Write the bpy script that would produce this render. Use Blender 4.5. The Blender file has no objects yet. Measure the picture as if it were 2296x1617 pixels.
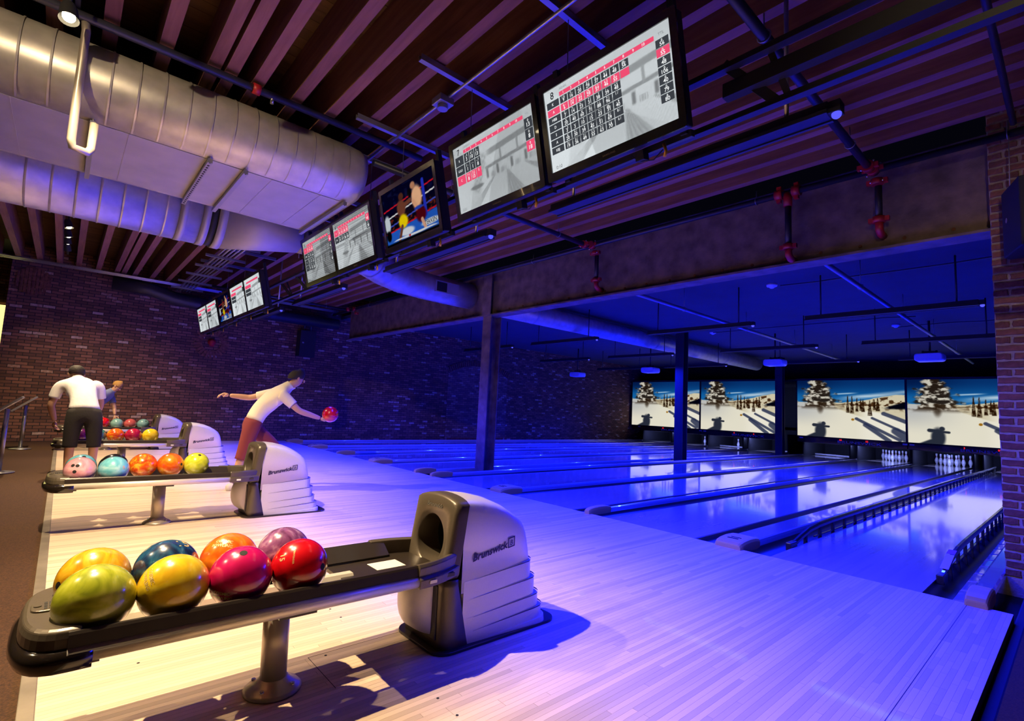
import bpy, math, random
import numpy as np
from mathutils import Vector, Matrix, Quaternion

R = random.Random(7)
PI = math.pi
scene = bpy.context.scene
COL = scene.collection

# ------------------------------------------------------------------ camera
CAM = Vector((1.8843, -4.8081, 1.1695))
YAW, PITCH, ROLL, FPX = -0.8481, 0.098, 0.0499, 1132.95
fwd = Vector((math.sin(YAW)*math.cos(PITCH), math.cos(YAW)*math.cos(PITCH), math.sin(PITCH)))
rgt = Vector((math.cos(YAW), -math.sin(YAW), 0))
upv = rgt.cross(fwd)
r2 = rgt*math.cos(ROLL) + upv*math.sin(ROLL)
u2 = upv*math.cos(ROLL) - rgt*math.sin(ROLL)
cam = bpy.data.cameras.new('camera')
cam.sensor_fit = 'HORIZONTAL'; cam.sensor_width = 36.0
cam.lens = FPX/2296*36.0; cam.clip_start = 0.01; cam.clip_end = 200
cam_o = bpy.data.objects.new('camera', cam); COL.objects.link(cam_o)
m3 = Matrix((r2, u2, -fwd)).transposed()
cam_o.matrix_world = Matrix.Translation(CAM) @ m3.to_4x4()
scene.camera = cam_o

# ------------------------------------------------------------------ world, exposure
w = bpy.data.worlds.new('world'); scene.world = w; w.use_nodes = True
w.node_tree.nodes['Background'].inputs[0].default_value = (0.02, 0.02, 0.06, 1)
w.node_tree.nodes['Background'].inputs[1].default_value = 0.05
scene.view_settings.view_transform = 'Standard'
scene.view_settings.look = 'None'
scene.view_settings.gamma = 1.0
scene.view_settings.use_curve_mapping = False
scene.view_settings.exposure = 0.0
scene.cycles.max_bounces = 4
scene.cycles.diffuse_bounces = 2
scene.cycles.glossy_bounces = 3
scene.cycles.caustics_reflective = False
scene.cycles.caustics_refractive = False

WARM = (1.0, 0.75, 0.44)
BLUE = (0.004, 0.010, 1.0)
LAMP_W = 1050.0          # each warm track lamp
BAR_W = 420.0            # each blue light bar above the lanes
BAR_APP_W = 320.0       # each blue light bar above the approach

# ------------------------------------------------------------------ mesh builder
class MB:
    def __init__(s): s.v = []; s.f = []; s.m = []; s.s = []
    def add(s, vs, fs, smooth=False, m=0):
        b = len(s.v); s.v += [tuple(v) for v in vs]
        for f in fs:
            s.f.append(tuple(i+b for i in f)); s.m.append(m); s.s.append(smooth)
        return s
    def bb(s, x0, x1, y0, y1, z0, z1, m=0):
        return s.add([(x0,y0,z0),(x1,y0,z0),(x1,y1,z0),(x0,y1,z0),(x0,y0,z1),(x1,y0,z1),(x1,y1,z1),(x0,y1,z1)],
              [(0,3,2,1),(4,5,6,7),(0,1,5,4),(1,2,6,5),(2,3,7,6),(3,0,4,7)], False, m)
    def box(s, c, d, m=0):
        return s.bb(c[0]-d[0]/2,c[0]+d[0]/2,c[1]-d[1]/2,c[1]+d[1]/2,c[2]-d[2]/2,c[2]+d[2]/2,m)
    def bar(s, p0, p1, a, b, m=0, up=(0,0,1)):
        p0=Vector(p0);p1=Vector(p1);d=(p1-p0).normalized();u=Vector(up)
        x=d.cross(u)
        if x.length<1e-4: x=d.cross(Vector((1,0,0)))
        x.normalize(); y=x.cross(d)
        q=[]
        for p in (p0,p1):
            for sx,sy in ((-1,-1),(1,-1),(1,1),(-1,1)): q.append(p+x*sx*a/2+y*sy*b/2)
        return s.add(q,[(0,1,2,3),(7,6,5,4),(0,4,5,1),(1,5,6,2),(2,6,7,3),(3,7,4,0)],False,m)
    def loft(s, rings, smooth=True, closed=True, caps=True, m=0):
        n=len(rings[0]); vs=[p for r in rings for p in r]; fs=[]
        for i in range(len(rings)-1):
            for j in range(n if closed else n-1):
                k=(j+1)%n; fs.append((i*n+j,i*n+k,(i+1)*n+k,(i+1)*n+j))
        s.add(vs,fs,smooth,m)
        if caps:
            b=len(s.v)-len(vs)
            s.f.append(tuple(b+j for j in reversed(range(n)))); s.m.append(m); s.s.append(False)
            o=b+(len(rings)-1)*n
            s.f.append(tuple(o+j for j in range(n))); s.m.append(m); s.s.append(False)
        return s
    def tube(s, path, r, n=12, m=0, caps=True, smooth=True):
        pts=[Vector(p) for p in path]; rs=r if isinstance(r,(list,tuple)) else [r]*len(pts)
        rings=[]; prev=None
        for i,p in enumerate(pts):
            if i==0: t=pts[1]-pts[0]
            elif i==len(pts)-1: t=pts[-1]-pts[-2]
            else: t=(pts[i+1]-pts[i]).normalized()+(pts[i]-pts[i-1]).normalized()
            t.normalize()
            if prev is None:
                a=t.cross(Vector((0,0,1)))
                if a.length<1e-3: a=t.cross(Vector((1,0,0)))
            else:
                a=prev-t*prev.dot(t)
            a.normalize(); prev=a; b=t.cross(a)
            rings.append([p+(a*math.cos(2*PI*k/n)+b*math.sin(2*PI*k/n))*rs[i] for k in range(n)])
        return s.loft(rings,smooth,True,caps,m)
    def cyl(s,p0,p1,r,n=16,m=0,r1=None,smooth=True): return s.tube([p0,p1],[r,r if r1 is None else r1],n,m,True,smooth)
    def lathe(s, prof, c=(0,0,0), n=24, m=0):
        rings=[[(c[0]+r*math.cos(2*PI*k/n),c[1]+r*math.sin(2*PI*k/n),c[2]+z) for k in range(n)] for r,z in prof]
        return s.loft(rings,True,True,True,m)
    def sphere(s,c,r,nu=24,nv=14,m=0,sc=(1,1,1)):
        rings=[]
        for i in range(nv+1):
            a=-PI/2+PI*i/nv; rr=max(math.cos(a),1e-3)
            rings.append([(c[0]+r*sc[0]*rr*math.cos(2*PI*k/nu),c[1]+r*sc[1]*rr*math.sin(2*PI*k/nu),c[2]+r*sc[2]*math.sin(a)) for k in range(nu)])
        return s.loft(rings,True,True,True,m)
    def prism(s, poly, a, b, axis='z', m=0, smooth=False):
        def P(u,v,t): return {'z':(u,v,t),'y':(u,t,v),'x':(t,u,v)}[axis]
        return s.loft([[P(u,v,a) for u,v in poly],[P(u,v,b) for u,v in poly]],smooth,True,True,m)
    def disc(s,c,r,n=16,ax=(0,0,1),m=0):
        ax=Vector(ax).normalized(); a=ax.cross(Vector((0.3,0.8,0.1))).normalized(); b=ax.cross(a); c=Vector(c)
        return s.add([c+(a*math.cos(2*PI*k/n)+b*math.sin(2*PI*k/n))*r for k in range(n)],[tuple(range(n))],False,m)

def rrect(x0,x1,y0,y1,r,n=5):
    p=[]
    for cx,cy,a0 in ((x1-r,y0+r,-90),(x1-r,y1-r,0),(x0+r,y1-r,90),(x0+r,y0+r,180)):
        for i in range(n+1):
            a=math.radians(a0+90*i/n); p.append((cx+r*math.cos(a),cy+r*math.sin(a)))
    return p

def mesh_of(mb, name, mats, off=(0,0,0)):
    me=bpy.data.meshes.new(name)
    o=Vector(off)
    me.from_pydata([tuple(Vector(v)-o) for v in mb.v],[],mb.f)
    for mt in (mats if isinstance(mats,(list,tuple)) else [mats]): me.materials.append(mt)
    me.polygons.foreach_set('material_index',mb.m)
    me.polygons.foreach_set('use_smooth',mb.s)
    me.update(); return me

def tag(o,label=None,cat=None,group=None,kind=None):
    if label: o['label']=label
    if cat: o['category']=cat
    if group: o['group']=group
    if kind: o['kind']=kind
    return o
def bevel(o,w,n=2,ang=35):
    b=o.modifiers.new('bevel','BEVEL'); b.width=w; b.segments=n; b.limit_method='ANGLE'; b.angle_limit=math.radians(ang)
    return o
def thing(name,label,cat,loc=(0,0,0),group=None,rot=None):
    o=bpy.data.objects.new(name,None); o.empty_display_size=0.1; COL.objects.link(o); o.location=loc
    if rot: o.rotation_euler=rot
    return tag(o,label,cat,group)
def part(name,mb,mats,parent,world=True,bev=0,label=None,kind=None):
    """a mesh part; mb given in world coordinates (world=True) or in the parent's own"""
    off=Vector((0,0,0))
    if world:
        q=parent
        while q is not None: off+=q.location; q=q.parent
    o=bpy.data.objects.new(name,mesh_of(mb,name,mats,off)); COL.objects.link(o); o.parent=parent
    if bev: bevel(o,bev)
    return tag(o,label,None,None,kind)
def solo(name,mb,mats,label=None,cat=None,group=None,kind=None,bev=0,loc=None):
    """a thing (or piece of the setting) that is one mesh"""
    if loc is None:
        xs=[v[0] for v in mb.v]; ys=[v[1] for v in mb.v]; zs=[v[2] for v in mb.v]
        loc=((min(xs)+max(xs))/2,(min(ys)+max(ys))/2,min(zs))
    o=bpy.data.objects.new(name,mesh_of(mb,name,mats,loc)); COL.objects.link(o); o.location=loc
    if bev: bevel(o,bev)
    return tag(o,label,cat,group,kind)
def struct(name,mb,mats,bev=0): return solo(name,mb,mats,kind='structure',bev=bev)
def inst(name,me,parent,loc=(0,0,0),rot=(0,0,0),sc=(1,1,1)):
    o=bpy.data.objects.new(name,me); COL.objects.link(o); o.parent=parent; o.location=loc; o.rotation_euler=rot; o.scale=sc
    return o
def copy_tree(o,parent=None):
    c=o.copy(); COL.objects.link(c); c.parent=parent
    for ch in list(o.children): copy_tree(ch,c)
    return c

# ------------------------------------------------------------------ materials
def nodes(name):
    m=bpy.data.materials.new(name); m.use_nodes=True; nt=m.node_tree
    return m,nt,nt.nodes['Principled BSDF']
def setp(b,**k):
    names={'rough':'Roughness','metal':'Metallic','ior':'IOR','coat':'Coat Weight','coatr':'Coat Roughness','spec':'Specular IOR Level','trans':'Transmission Weight','aniso':'Anisotropic','sheen':'Sheen Weight'}
    for a,v in k.items(): b.inputs[names[a]].default_value=v
def N(nt,t,**k):
    n=nt.nodes.new(t)
    for a,v in k.items(): setattr(n,a,v)
    return n
def L(nt,a,b): nt.links.new(a,b)
def math_n(nt,op,a,b=None):
    n=N(nt,'ShaderNodeMath',operation=op)
    for i,x in enumerate((a,b)):
        if x is None: continue
        if isinstance(x,(int,float)): n.inputs[i].default_value=x
        else: L(nt,x,n.inputs[i])
    return n.outputs[0]
def c4(c): return (c[0],c[1],c[2],1)
def ramp(nt,fac,stops):
    r=N(nt,'ShaderNodeValToRGB'); e=r.color_ramp.elements
    while len(e)<len(stops): e.new(0.5)
    for i,(p,c) in enumerate(stops): e[i].position=p; e[i].color=c4(c)
    L(nt,fac,r.inputs[0]); return r.outputs[0]
def mat(name,col,rough=0.5,metal=0.0,var=0.0,scale=8.0,bump=0.0,bscale=60.0,**k):
    m,nt,b=nodes(name)
    b.inputs['Base Color'].default_value=c4(col); setp(b,rough=rough,metal=metal,**k)
    if var or bump: tc=N(nt,'ShaderNodeTexCoord')
    if var:
        n=N(nt,'ShaderNodeTexNoise'); n.inputs['Scale'].default_value=scale; n.inputs['Detail'].default_value=4
        L(nt,tc.outputs['Object'],n.inputs['Vector'])
        lo=tuple(max(0,c*(1-var)) for c in col); hi=tuple(min(1,c*(1+var)) for c in col)
        L(nt,ramp(nt,n.outputs['Fac'],[(0.3,lo),(0.7,hi)]),b.inputs['Base Color'])
    if bump:
        n=N(nt,'ShaderNodeTexNoise'); n.inputs['Scale'].default_value=bscale; n.inputs['Detail'].default_value=3
        L(nt,tc.outputs['Object'],n.inputs['Vector'])
        bp=N(nt,'ShaderNodeBump'); bp.inputs['Strength'].default_value=bump; bp.inputs['Distance'].default_value=0.01
        L(nt,n.outputs['Fac'],bp.inputs['Height']); L(nt,bp.outputs['Normal'],b.inputs['Normal'])
    return m
def emit(name,col,s=1.0):
    m=bpy.data.materials.new(name); m.use_nodes=True; nt=m.node_tree; nt.nodes.clear()
    e=N(nt,'ShaderNodeEmission'); e.inputs[0].default_value=c4(col); e.inputs[1].default_value=s
    o=N(nt,'ShaderNodeOutputMaterial'); L(nt,e.outputs[0],o.inputs[0]); return m
def emit_attr(name,s=1.0):
    m=bpy.data.materials.new(name); m.use_nodes=True; nt=m.node_tree; nt.nodes.clear()
    a=N(nt,'ShaderNodeAttribute',attribute_name='Col'); e=N(nt,'ShaderNodeEmission'); e.inputs[1].default_value=s
    o=N(nt,'ShaderNodeOutputMaterial'); L(nt,a.outputs['Color'],e.inputs[0]); L(nt,e.outputs[0],o.inputs[0]); return m

def board_mat(name,base,src,rough,coat,width=0.0264,grain=0.10,spread=0.24):
    """maple boards; src = 'object' (one colour per plank), 'attr' (per-face value) or 'stripes' (boards from position)"""
    m,nt,b=nodes(name); tc=N(nt,'ShaderNodeTexCoord'); geo=N(nt,'ShaderNodeNewGeometry')
    if src=='object':
        oi=N(nt,'ShaderNodeObjectInfo'); rnd=oi.outputs['Random']
    elif src=='attr':
        at=N(nt,'ShaderNodeAttribute',attribute_name='rnd'); rnd=at.outputs['Fac']
    else:
        sx=N(nt,'ShaderNodeSeparateXYZ'); L(nt,geo.outputs['Position'],sx.inputs[0])
        c=math_n(nt,'FLOOR',math_n(nt,'DIVIDE',sx.outputs[0],width))
        wn=N(nt,'ShaderNodeTexWhiteNoise',noise_dimensions='1D'); L(nt,c,wn.inputs['W'])
        r=math_n(nt,'FLOOR',math_n(nt,'ADD',math_n(nt,'DIVIDE',sx.outputs[1],2.1),math_n(nt,'MULTIPLY',wn.outputs['Value'],7.0)))
        cv=N(nt,'ShaderNodeCombineXYZ'); L(nt,c,cv.inputs[0]); L(nt,r,cv.inputs[1])
        w2=N(nt,'ShaderNodeTexWhiteNoise',noise_dimensions='2D'); L(nt,cv.outputs[0],w2.inputs['Vector']); rnd=w2.outputs['Value']
    mp=N(nt,'ShaderNodeMapping'); mp.inputs['Scale'].default_value=(60,2.2,1); L(nt,geo.outputs['Position'],mp.inputs[0])
    n=N(nt,'ShaderNodeTexNoise'); n.inputs['Scale'].default_value=1.5; n.inputs['Detail'].default_value=5; L(nt,mp.outputs[0],n.inputs['Vector'])
    f=math_n(nt,'ADD',math_n(nt,'MULTIPLY',rnd,1-grain*2),math_n(nt,'MULTIPLY',n.outputs['Fac'],grain*2))
    lo=tuple(c*(1-spread) for c in base); hi=tuple(min(1,c*(1+spread*0.6)) for c in base)
    L(nt,ramp(nt,f,[(0.05,lo),(0.45,base),(0.95,hi)]),b.inputs['Base Color'])
    setp(b,rough=rough,coat=coat,coatr=0.06); return m

def brick_mat(name,axes,c_lo,c_hi,mortar,bw=0.208,bh=0.067,pale=(0.5,0.36,0.30)):
    m,nt,b=nodes(name); geo=N(nt,'ShaderNodeNewGeometry'); s=N(nt,'ShaderNodeSeparateXYZ'); L(nt,geo.outputs['Position'],s.inputs[0])
    u,v=s.outputs[axes[0]],s.outputs[axes[1]]
    rv=math_n(nt,'DIVIDE',v,bh); row=math_n(nt,'FLOOR',rv); fv=math_n(nt,'FRACT',rv)
    sh=math_n(nt,'MULTIPLY',math_n(nt,'FLOORED_MODULO',row,2.0),0.5)
    ru=math_n(nt,'ADD',math_n(nt,'DIVIDE',u,bw),sh); cl=math_n(nt,'FLOOR',ru); fu=math_n(nt,'FRACT',ru)
    cv=N(nt,'ShaderNodeCombineXYZ'); L(nt,cl,cv.inputs[0]); L(nt,row,cv.inputs[1])
    wn=N(nt,'ShaderNodeTexWhiteNoise',noise_dimensions='2D'); L(nt,cv.outputs[0],wn.inputs['Vector'])
    n=N(nt,'ShaderNodeTexNoise'); n.inputs['Scale'].default_value=18; n.inputs['Detail'].default_value=4; L(nt,geo.outputs['Position'],n.inputs['Vector'])
    f=math_n(nt,'ADD',math_n(nt,'MULTIPLY',wn.outputs['Value'],0.86),math_n(nt,'MULTIPLY',n.outputs['Fac'],0.14))
    bc=ramp(nt,f,[(0.05,c_lo),(0.5,tuple((a+d)/2 for a,d in zip(c_lo,c_hi))),(0.86,c_hi),(0.93,pale)])
    wob=math_n(nt,'MULTIPLY',math_n(nt,'SUBTRACT',n.outputs['Fac'],0.5),0.10)
    eu=math_n(nt,'MINIMUM',fu,math_n(nt,'SUBTRACT',1.0,fu)); ev=math_n(nt,'MINIMUM',fv,math_n(nt,'SUBTRACT',1.0,fv))
    mu=math_n(nt,'GREATER_THAN',math_n(nt,'ADD',eu,math_n(nt,'MULTIPLY',wob,0.3)),0.035); mv=math_n(nt,'GREATER_THAN',math_n(nt,'ADD',ev,wob),0.10)
    msk=math_n(nt,'MULTIPLY',mu,mv)
    mx=N(nt,'ShaderNodeMix',data_type='RGBA'); L(nt,msk,mx.inputs[0]); mx.inputs[6].default_value=c4(mortar); L(nt,bc,mx.inputs[7])
    L(nt,mx.outputs[2],b.inputs['Base Color'])
    bp=N(nt,'ShaderNodeBump'); bp.inputs['Strength'].default_value=0.7; bp.inputs['Distance'].default_value=0.01
    L(nt,math_n(nt,'ADD',msk,math_n(nt,'MULTIPLY',n.outputs['Fac'],0.3)),bp.inputs['Height']); L(nt,bp.outputs['Normal'],b.inputs['Normal'])
    setp(b,rough=0.85); return m

def wood_mat(name,lo,hi,axis=0,rough=0.8):
    m,nt,b=nodes(name); geo=N(nt,'ShaderNodeNewGeometry'); oi=N(nt,'ShaderNodeObjectInfo')
    mp=N(nt,'ShaderNodeMapping'); sc=[9,9,9]; sc[axis]=0.8; mp.inputs['Scale'].default_value=sc; L(nt,geo.outputs['Position'],mp.inputs[0])
    n=N(nt,'ShaderNodeTexNoise'); n.inputs['Scale'].default_value=2.0; n.inputs['Detail'].default_value=6; n.inputs['Distortion'].default_value=0.6; L(nt,mp.outputs[0],n.inputs['Vector'])
    f=math_n(nt,'ADD',math_n(nt,'MULTIPLY',n.outputs['Fac'],0.75),math_n(nt,'MULTIPLY',oi.outputs['Random'],0.25))
    L(nt,ramp(nt,f,[(0.25,lo),(0.75,hi)]),b.inputs['Base Color'])
    bp=N(nt,'ShaderNodeBump'); bp.inputs['Strength'].default_value=0.3; bp.inputs['Distance'].default_value=0.01
    L(nt,n.outputs['Fac'],bp.inputs['Height']); L(nt,bp.outputs['Normal'],b.inputs['Normal'])
    setp(b,rough=rough); return m

def ball_mat(name,cols,scale=9.0,dist=2.2):
    m,nt,b=nodes(name); tc=N(nt,'ShaderNodeTexCoord')
    n=N(nt,'ShaderNodeTexNoise'); n.inputs['Scale'].default_value=scale; n.inputs['Detail'].default_value=3; n.inputs['Distortion'].default_value=dist
    L(nt,tc.outputs['Object'],n.inputs['Vector'])
    k=len(cols); L(nt,ramp(nt,n.outputs['Fac'],[(0.30+0.40*i/max(1,k-1),c) for i,c in enumerate(cols)]),b.inputs['Base Color'])
    setp(b,rough=0.22,coat=1.0,coatr=0.03); return m

M={}
M['maple']=board_mat('maple_plank',(0.74,0.56,0.40),'object',0.42,0.14)
M['maple_far']=board_mat('maple_plank_far',(0.74,0.56,0.40),'attr',0.42,0.14)
M['lane']=board_mat('lane_boards',(0.60,0.52,0.46),'stripes',0.16,1.0,spread=0.12)
M['lane'].node_tree.nodes['Principled BSDF'].inputs['IOR'].default_value=1.75
M['joint']=mat('joint_dark',(0.05,0.03,0.02),0.8)
M['carpet']=mat('carpet',(0.058,0.023,0.006),0.95,var=0.5,scale=120,bump=0.6,bscale=220)
M['trim']=mat('edge_strip',(0.36,0.31,0.24),0.45,0.6,var=0.2,scale=6)
M['brick_l']=brick_mat('brick_wall',(1,2),(0.10,0.042,0.030),(0.27,0.115,0.075),(0.028,0.020,0.022))
M['brick_piece']=mat('brick_piece',(0.22,0.085,0.050),0.9,var=0.35,scale=14,bump=0.8,bscale=45)
M['brick_piece2']=mat('brick_piece_dark',(0.16,0.060,0.040),0.9,var=0.4,scale=14,bump=0.8,bscale=45)
M['mortar']=mat('mortar',(0.34,0.27,0.25),0.95,var=0.2,scale=30,bump=0.5,bscale=80)
M['joist']=wood_mat('joist_timber',(0.16,0.055,0.040),(0.34,0.14,0.10),0)
M['deck']=wood_mat('deck_boards',(0.06,0.026,0.010),(0.13,0.060,0.022),1)
M['drywall']=mat('drywall_dark',(0.042,0.050,0.070),0.9,var=0.08,scale=2)
M['black']=mat('matte_black',(0.012,0.012,0.014),0.7)
M['blackgloss']=mat('gloss_black',(0.012,0.011,0.011),0.25,coat=0.3)
M['pit']=mat('pit_black',(0.006,0.006,0.008),0.9)
M['steel']=mat('rusty_steel',(0.17,0.115,0.10),0.62,0.15,var=0.45,scale=5,bump=0.25,bscale=40)
M['coldark']=mat('shaded_steel',(0.022,0.022,0.026),0.6,bump=0.2,bscale=40)  # steel copy darkened for the two far columns, shade put into the colour
M['sweep']=mat('sweep_grey',(0.16,0.16,0.19),0.5)
M['rust']=mat('rust_spot',(0.15,0.06,0.03),0.9)
M['duct']=mat('galvanised_duct',(0.52,0.49,0.45),0.38,0.5,var=0.16,scale=7)
M['ductf']=mat('galvanised_flat',(0.42,0.40,0.40),0.5,0.3,var=0.08,scale=4)
M['pipe']=mat('pipe_black',(0.035,0.035,0.045),0.4,0.3)
M['galv']=mat('galv_strut',(0.33,0.33,0.36),0.4,0.7)
M['conduit']=mat('conduit',(0.5,0.5,0.52),0.35,0.8)
M['redfit']=mat('red_fitting',(0.42,0.015,0.02),0.45)
M['bolt']=mat('bright_bolt',(0.7,0.7,0.72),0.25,0.9)
M['capblack']=mat('gutter_black',(0.020,0.020,0.024),0.32,spec=0.6)
M['capping']=mat('capping',(0.45,0.45,0.48),0.16,0.2,coat=1.0)
M['endcap']=mat('end_cap_plastic',(0.60,0.36,0.09),0.45)
M['silver']=mat('silver_plastic',(0.70,0.66,0.64),0.38,0.25,var=0.03,scale=200)
M['bronze']=mat('bronze_plastic',(0.115,0.092,0.066),0.34,0.35,var=0.05,scale=150)
M['darkplas']=mat('dark_plastic',(0.026,0.019,0.014),0.35,coat=0.2)
M['glossplas']=mat('gloss_dark_plastic',(0.014,0.010,0.007),0.14,coat=0.5)
M['alu']=mat('aluminium_rail',(0.78,0.72,0.63),0.38,0.35)
M['postmet']=mat('post_metal',(0.46,0.40,0.33),0.36,0.6)
M['ink']=mat('logo_ink',(0.035,0.025,0.07),0.5)
M['chrome']=mat('logo_chrome',(0.7,0.65,0.55),0.25,0.9)
M['sticker']=mat('sticker_white',(0.85,0.82,0.76),0.5)
M['stickred']=mat('sticker_red',(0.7,0.10,0.05),0.5)
M['hole']=mat('finger_hole',(0.01,0.008,0.008),0.8)
M['pin']=mat('pin_white',(0.82,0.82,0.86),0.25,coat=0.6)
M['pinred']=mat('pin_stripe',(0.35,0.01,0.02),0.4)
M['white']=mat('projector_white',(0.80,0.80,0.84),0.35)
M['lensb']=emit('blue_lens',(0.10,0.10,1.0),1.1)
M['lamp']=emit('warm_lamp',(1.0,0.82,0.48),28.0)
M['led']=emit('led_red',(1.0,0.02,0.03),1.3)
M['maskblue']=mat('mask_letter',(0.25,0.27,0.85),0.5)
M['bezel']=mat('monitor_bezel',(0.012,0.011,0.012),0.18,coat=0.5)
M['body']=mat('monitor_body',(0.018,0.018,0.022),0.5)
M['brandgrey']=mat('brand_grey',(0.16,0.12,0.06),0.5)
M['pic']=emit_attr('picture',1.0)
M['cellk']=emit('cell_dark',(0.045,0.050,0.060),1.0)
M['cellr']=emit('cell_red',(0.86,0.075,0.17),1.0)
M['txtw']=emit('text_white',(0.95,0.97,0.98),1.0)
M['txtk']=emit('text_black',(0.02,0.02,0.025),1.0)
M['txtg']=emit('text_grey',(0.25,0.26,0.28),1.0)
M['yellow']=mat('yellow_tag',(0.85,0.45,0.02),0.5)
M['wire']=mat('wire_rope',(0.30,0.28,0.27),0.4,0.7)
M['glassy']=mat('console_glass',(0.02,0.02,0.025),0.08,coat=1.0)
M['consmet']=mat('console_metal',(0.42,0.41,0.42),0.35,0.8)
M['glow']=emit('lit_window',(1.0,0.85,0.25),1.6)

for k_ in ('pic','cellk','cellr','txtw','txtk','txtg','led','lensb'):
    M[k_].cycles.emission_sampling='NONE'

# ------------------------------------------------------------------ lettering
TXT={}
def prefetch(strs):
    obs=[]
    for s in strs:
        if s in TXT: continue
        cu=bpy.data.curves.new('t','FONT'); cu.body=s; cu.size=1.0; cu.resolution_u=2; cu.offset=0.034 if s=='Brunswick' else 0.012
        o=bpy.data.objects.new('t',cu); COL.objects.link(o); obs.append((s,o,cu))
    dg=bpy.context.evaluated_depsgraph_get()
    for s,o,cu in obs:
        me=bpy.data.meshes.new_from_object(o.evaluated_get(dg))
        vs=[(v.co.x,v.co.y) for v in me.vertices]; fs=[tuple(p.vertices) for p in me.polygons]
        x0=min(v[0] for v in vs); x1=max(v[0] for v in vs)
        TXT[s]=([(v[0]-x0,v[1]) for v in vs],fs,x1-x0)
        bpy.data.objects.remove(o); bpy.data.curves.remove(cu); bpy.data.meshes.remove(me)
def text(mb,s,fn,x,y,h,align='c',m=0,wide=1.0,slant=0.0):
    """lettering of cap height h; (x,y) baseline anchor; fn maps (x,y) to 3-D"""
    vs,fs,wd=TXT[s]; k=h/0.70; kx=k*wide
    ox=x-(wd*kx/2 if align=='c' else wd*kx if align=='r' else 0)
    mb.add([fn(ox+vx*kx+slant*vy*k,y+vy*k) for vx,vy in vs],fs,False,m)

S8=[('K',['1 8|9','7 -|16','3 1|20','8 1|29','8 -|37','6 1|44','4 -|48','(8)-|56'],'56'),
    ('A',['6 -|6','4 4|14','3 5|22','(7)-|29','6 2|37','6 3|46','9 -|55','|'],'55'),
    ('HBB',['7 -|7','7 -|14','9 -|23','7 1|31','- 7|38','1 -|39','4 5|48'],'48'),
    ('D',['X|20','7 /|40','X|60','9 /|71','1 /|88','7 1|96','1 /|'],'106'),
    ('S',['- 3|3','- -|3','- 7|10','- 5|15','7 1|23','(8)-|31','- 9|40'],'40'),
    ('A',['X|20','9 /|30','- 9|39','6 -|45','6 -|51','8 /|69','8 /|'],'79'),
    ('KBJ',['9 /|19','9 /|36','7 /|49','3 3|55','7 1|63','1 6|70','6 /|'],'80')]
S7=[('R',['- 3|3','6 1|10','3 -|13'],'13'),('LULU',['1 -|1','- -|1','- 7|8'],'8'),('C',['7 1|8','3 2|13','5|'],'18')]
S6=[('H',['8 -|8','7 -|15','9 -|24','8 -|32'],'40'),('JTK',['8 -|8','9 -|17','3 -|20','8 -|28'],'28')]
S5=[('T',['7 -|7','9 -|16','8 -|24'],'24'),('JON',['4 -|4','5 -|9','7 -|16'],'16'),('K',['3 -|3','6 -|9','4 -|13'],'13'),('S',['9 -|9','6 -|15','5 -|20'],'20')]
strs={'Brunswick','BRUNSWICK','B','SAMSUNG','TTL','AIDAN','CATHEAD','0:10','0:55','0:27','0:31','0','15','COSMIC','BOWLING','10','8','CONTENDER','TEKKEN','.'}
for S in (S8,S7,S6,S5):
    for nme,cs,t in S:
        strs|={nme,t}
        for c in cs: strs|={x for x in c.split('|') if x}
strs|={str(i) for i in range(11)}|{'88','55','33','66','EXIT'}
prefetch(sorted(strs))

# ------------------------------------------------------------------ pictures as coloured grids
_h=np.random.RandomState(3).rand(64,64)
def vnoise(x,y):
    xi=np.floor(x).astype(int); yi=np.floor(y).astype(int); fx=x-xi; fy=y-yi
    fx=fx*fx*(3-2*fx); fy=fy*fy*(3-2*fy)
    g=lambda a,b:_h[a%64,b%64]
    return (g(xi,yi)*(1-fx)+g(xi+1,yi)*fx)*(1-fy)+(g(xi,yi+1)*(1-fx)+g(xi+1,yi+1)*fx)*fy
def fbm(x,y,o=3):
    r=0;a=0.5
    for _ in range(o): r=r+a*vnoise(x,y); x=x*2.03+7.1; y=y*2.03+3.7; a*=0.5
    return r/(1-0.5**o)
def sstep(a,b,x): t=np.clip((x-a)/(b-a),0,1); return t*t*(3-2*t)
def over(c,col,a): return c*(1-a[:,None])+np.array(col)[None,:]*a[:,None]
def grid_mesh(name,fn,w,h,nu,nv,matl,layer=0.0):
    us,vs=np.meshgrid(np.linspace(0,1,nu+1),np.linspace(0,1,nv+1)); us=us.ravel(); vs=vs.ravel()
    co=[((u-0.5)*w,-layer,(v-0.5)*h) for u,v in zip(us,vs)]
    fs=[(j*(nu+1)+i,j*(nu+1)+i+1,(j+1)*(nu+1)+i+1,(j+1)*(nu+1)+i) for j in range(nv) for i in range(nu)]
    me=bpy.data.meshes.new(name); me.from_pydata(co,[],fs); me.materials.append(matl)
    c=np.clip(fn(us,vs),0,1)**2.2
    a=me.color_attributes.new('Col','FLOAT_COLOR','POINT'); a.data.foreach_set('color',np.concatenate([c,np.ones((len(us),1))],1).ravel())
    return me
def seg(u,v,x0,y0,x1,y1,w):
    dx,dy=x1-x0,y1-y0; t=np.clip(((u-x0)*dx+(v-y0)*dy)/(dx*dx+dy*dy),0,1)
    return sstep(w,w*0.6,np.hypot(u-x0-t*dx,(v-y0-t*dy)*0.7))
def ell(u,v,cx,cy,rx,ry,s=0.25): return sstep(1+s,1-s,np.hypot((u-cx)/rx,(v-cy)/ry))
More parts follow.
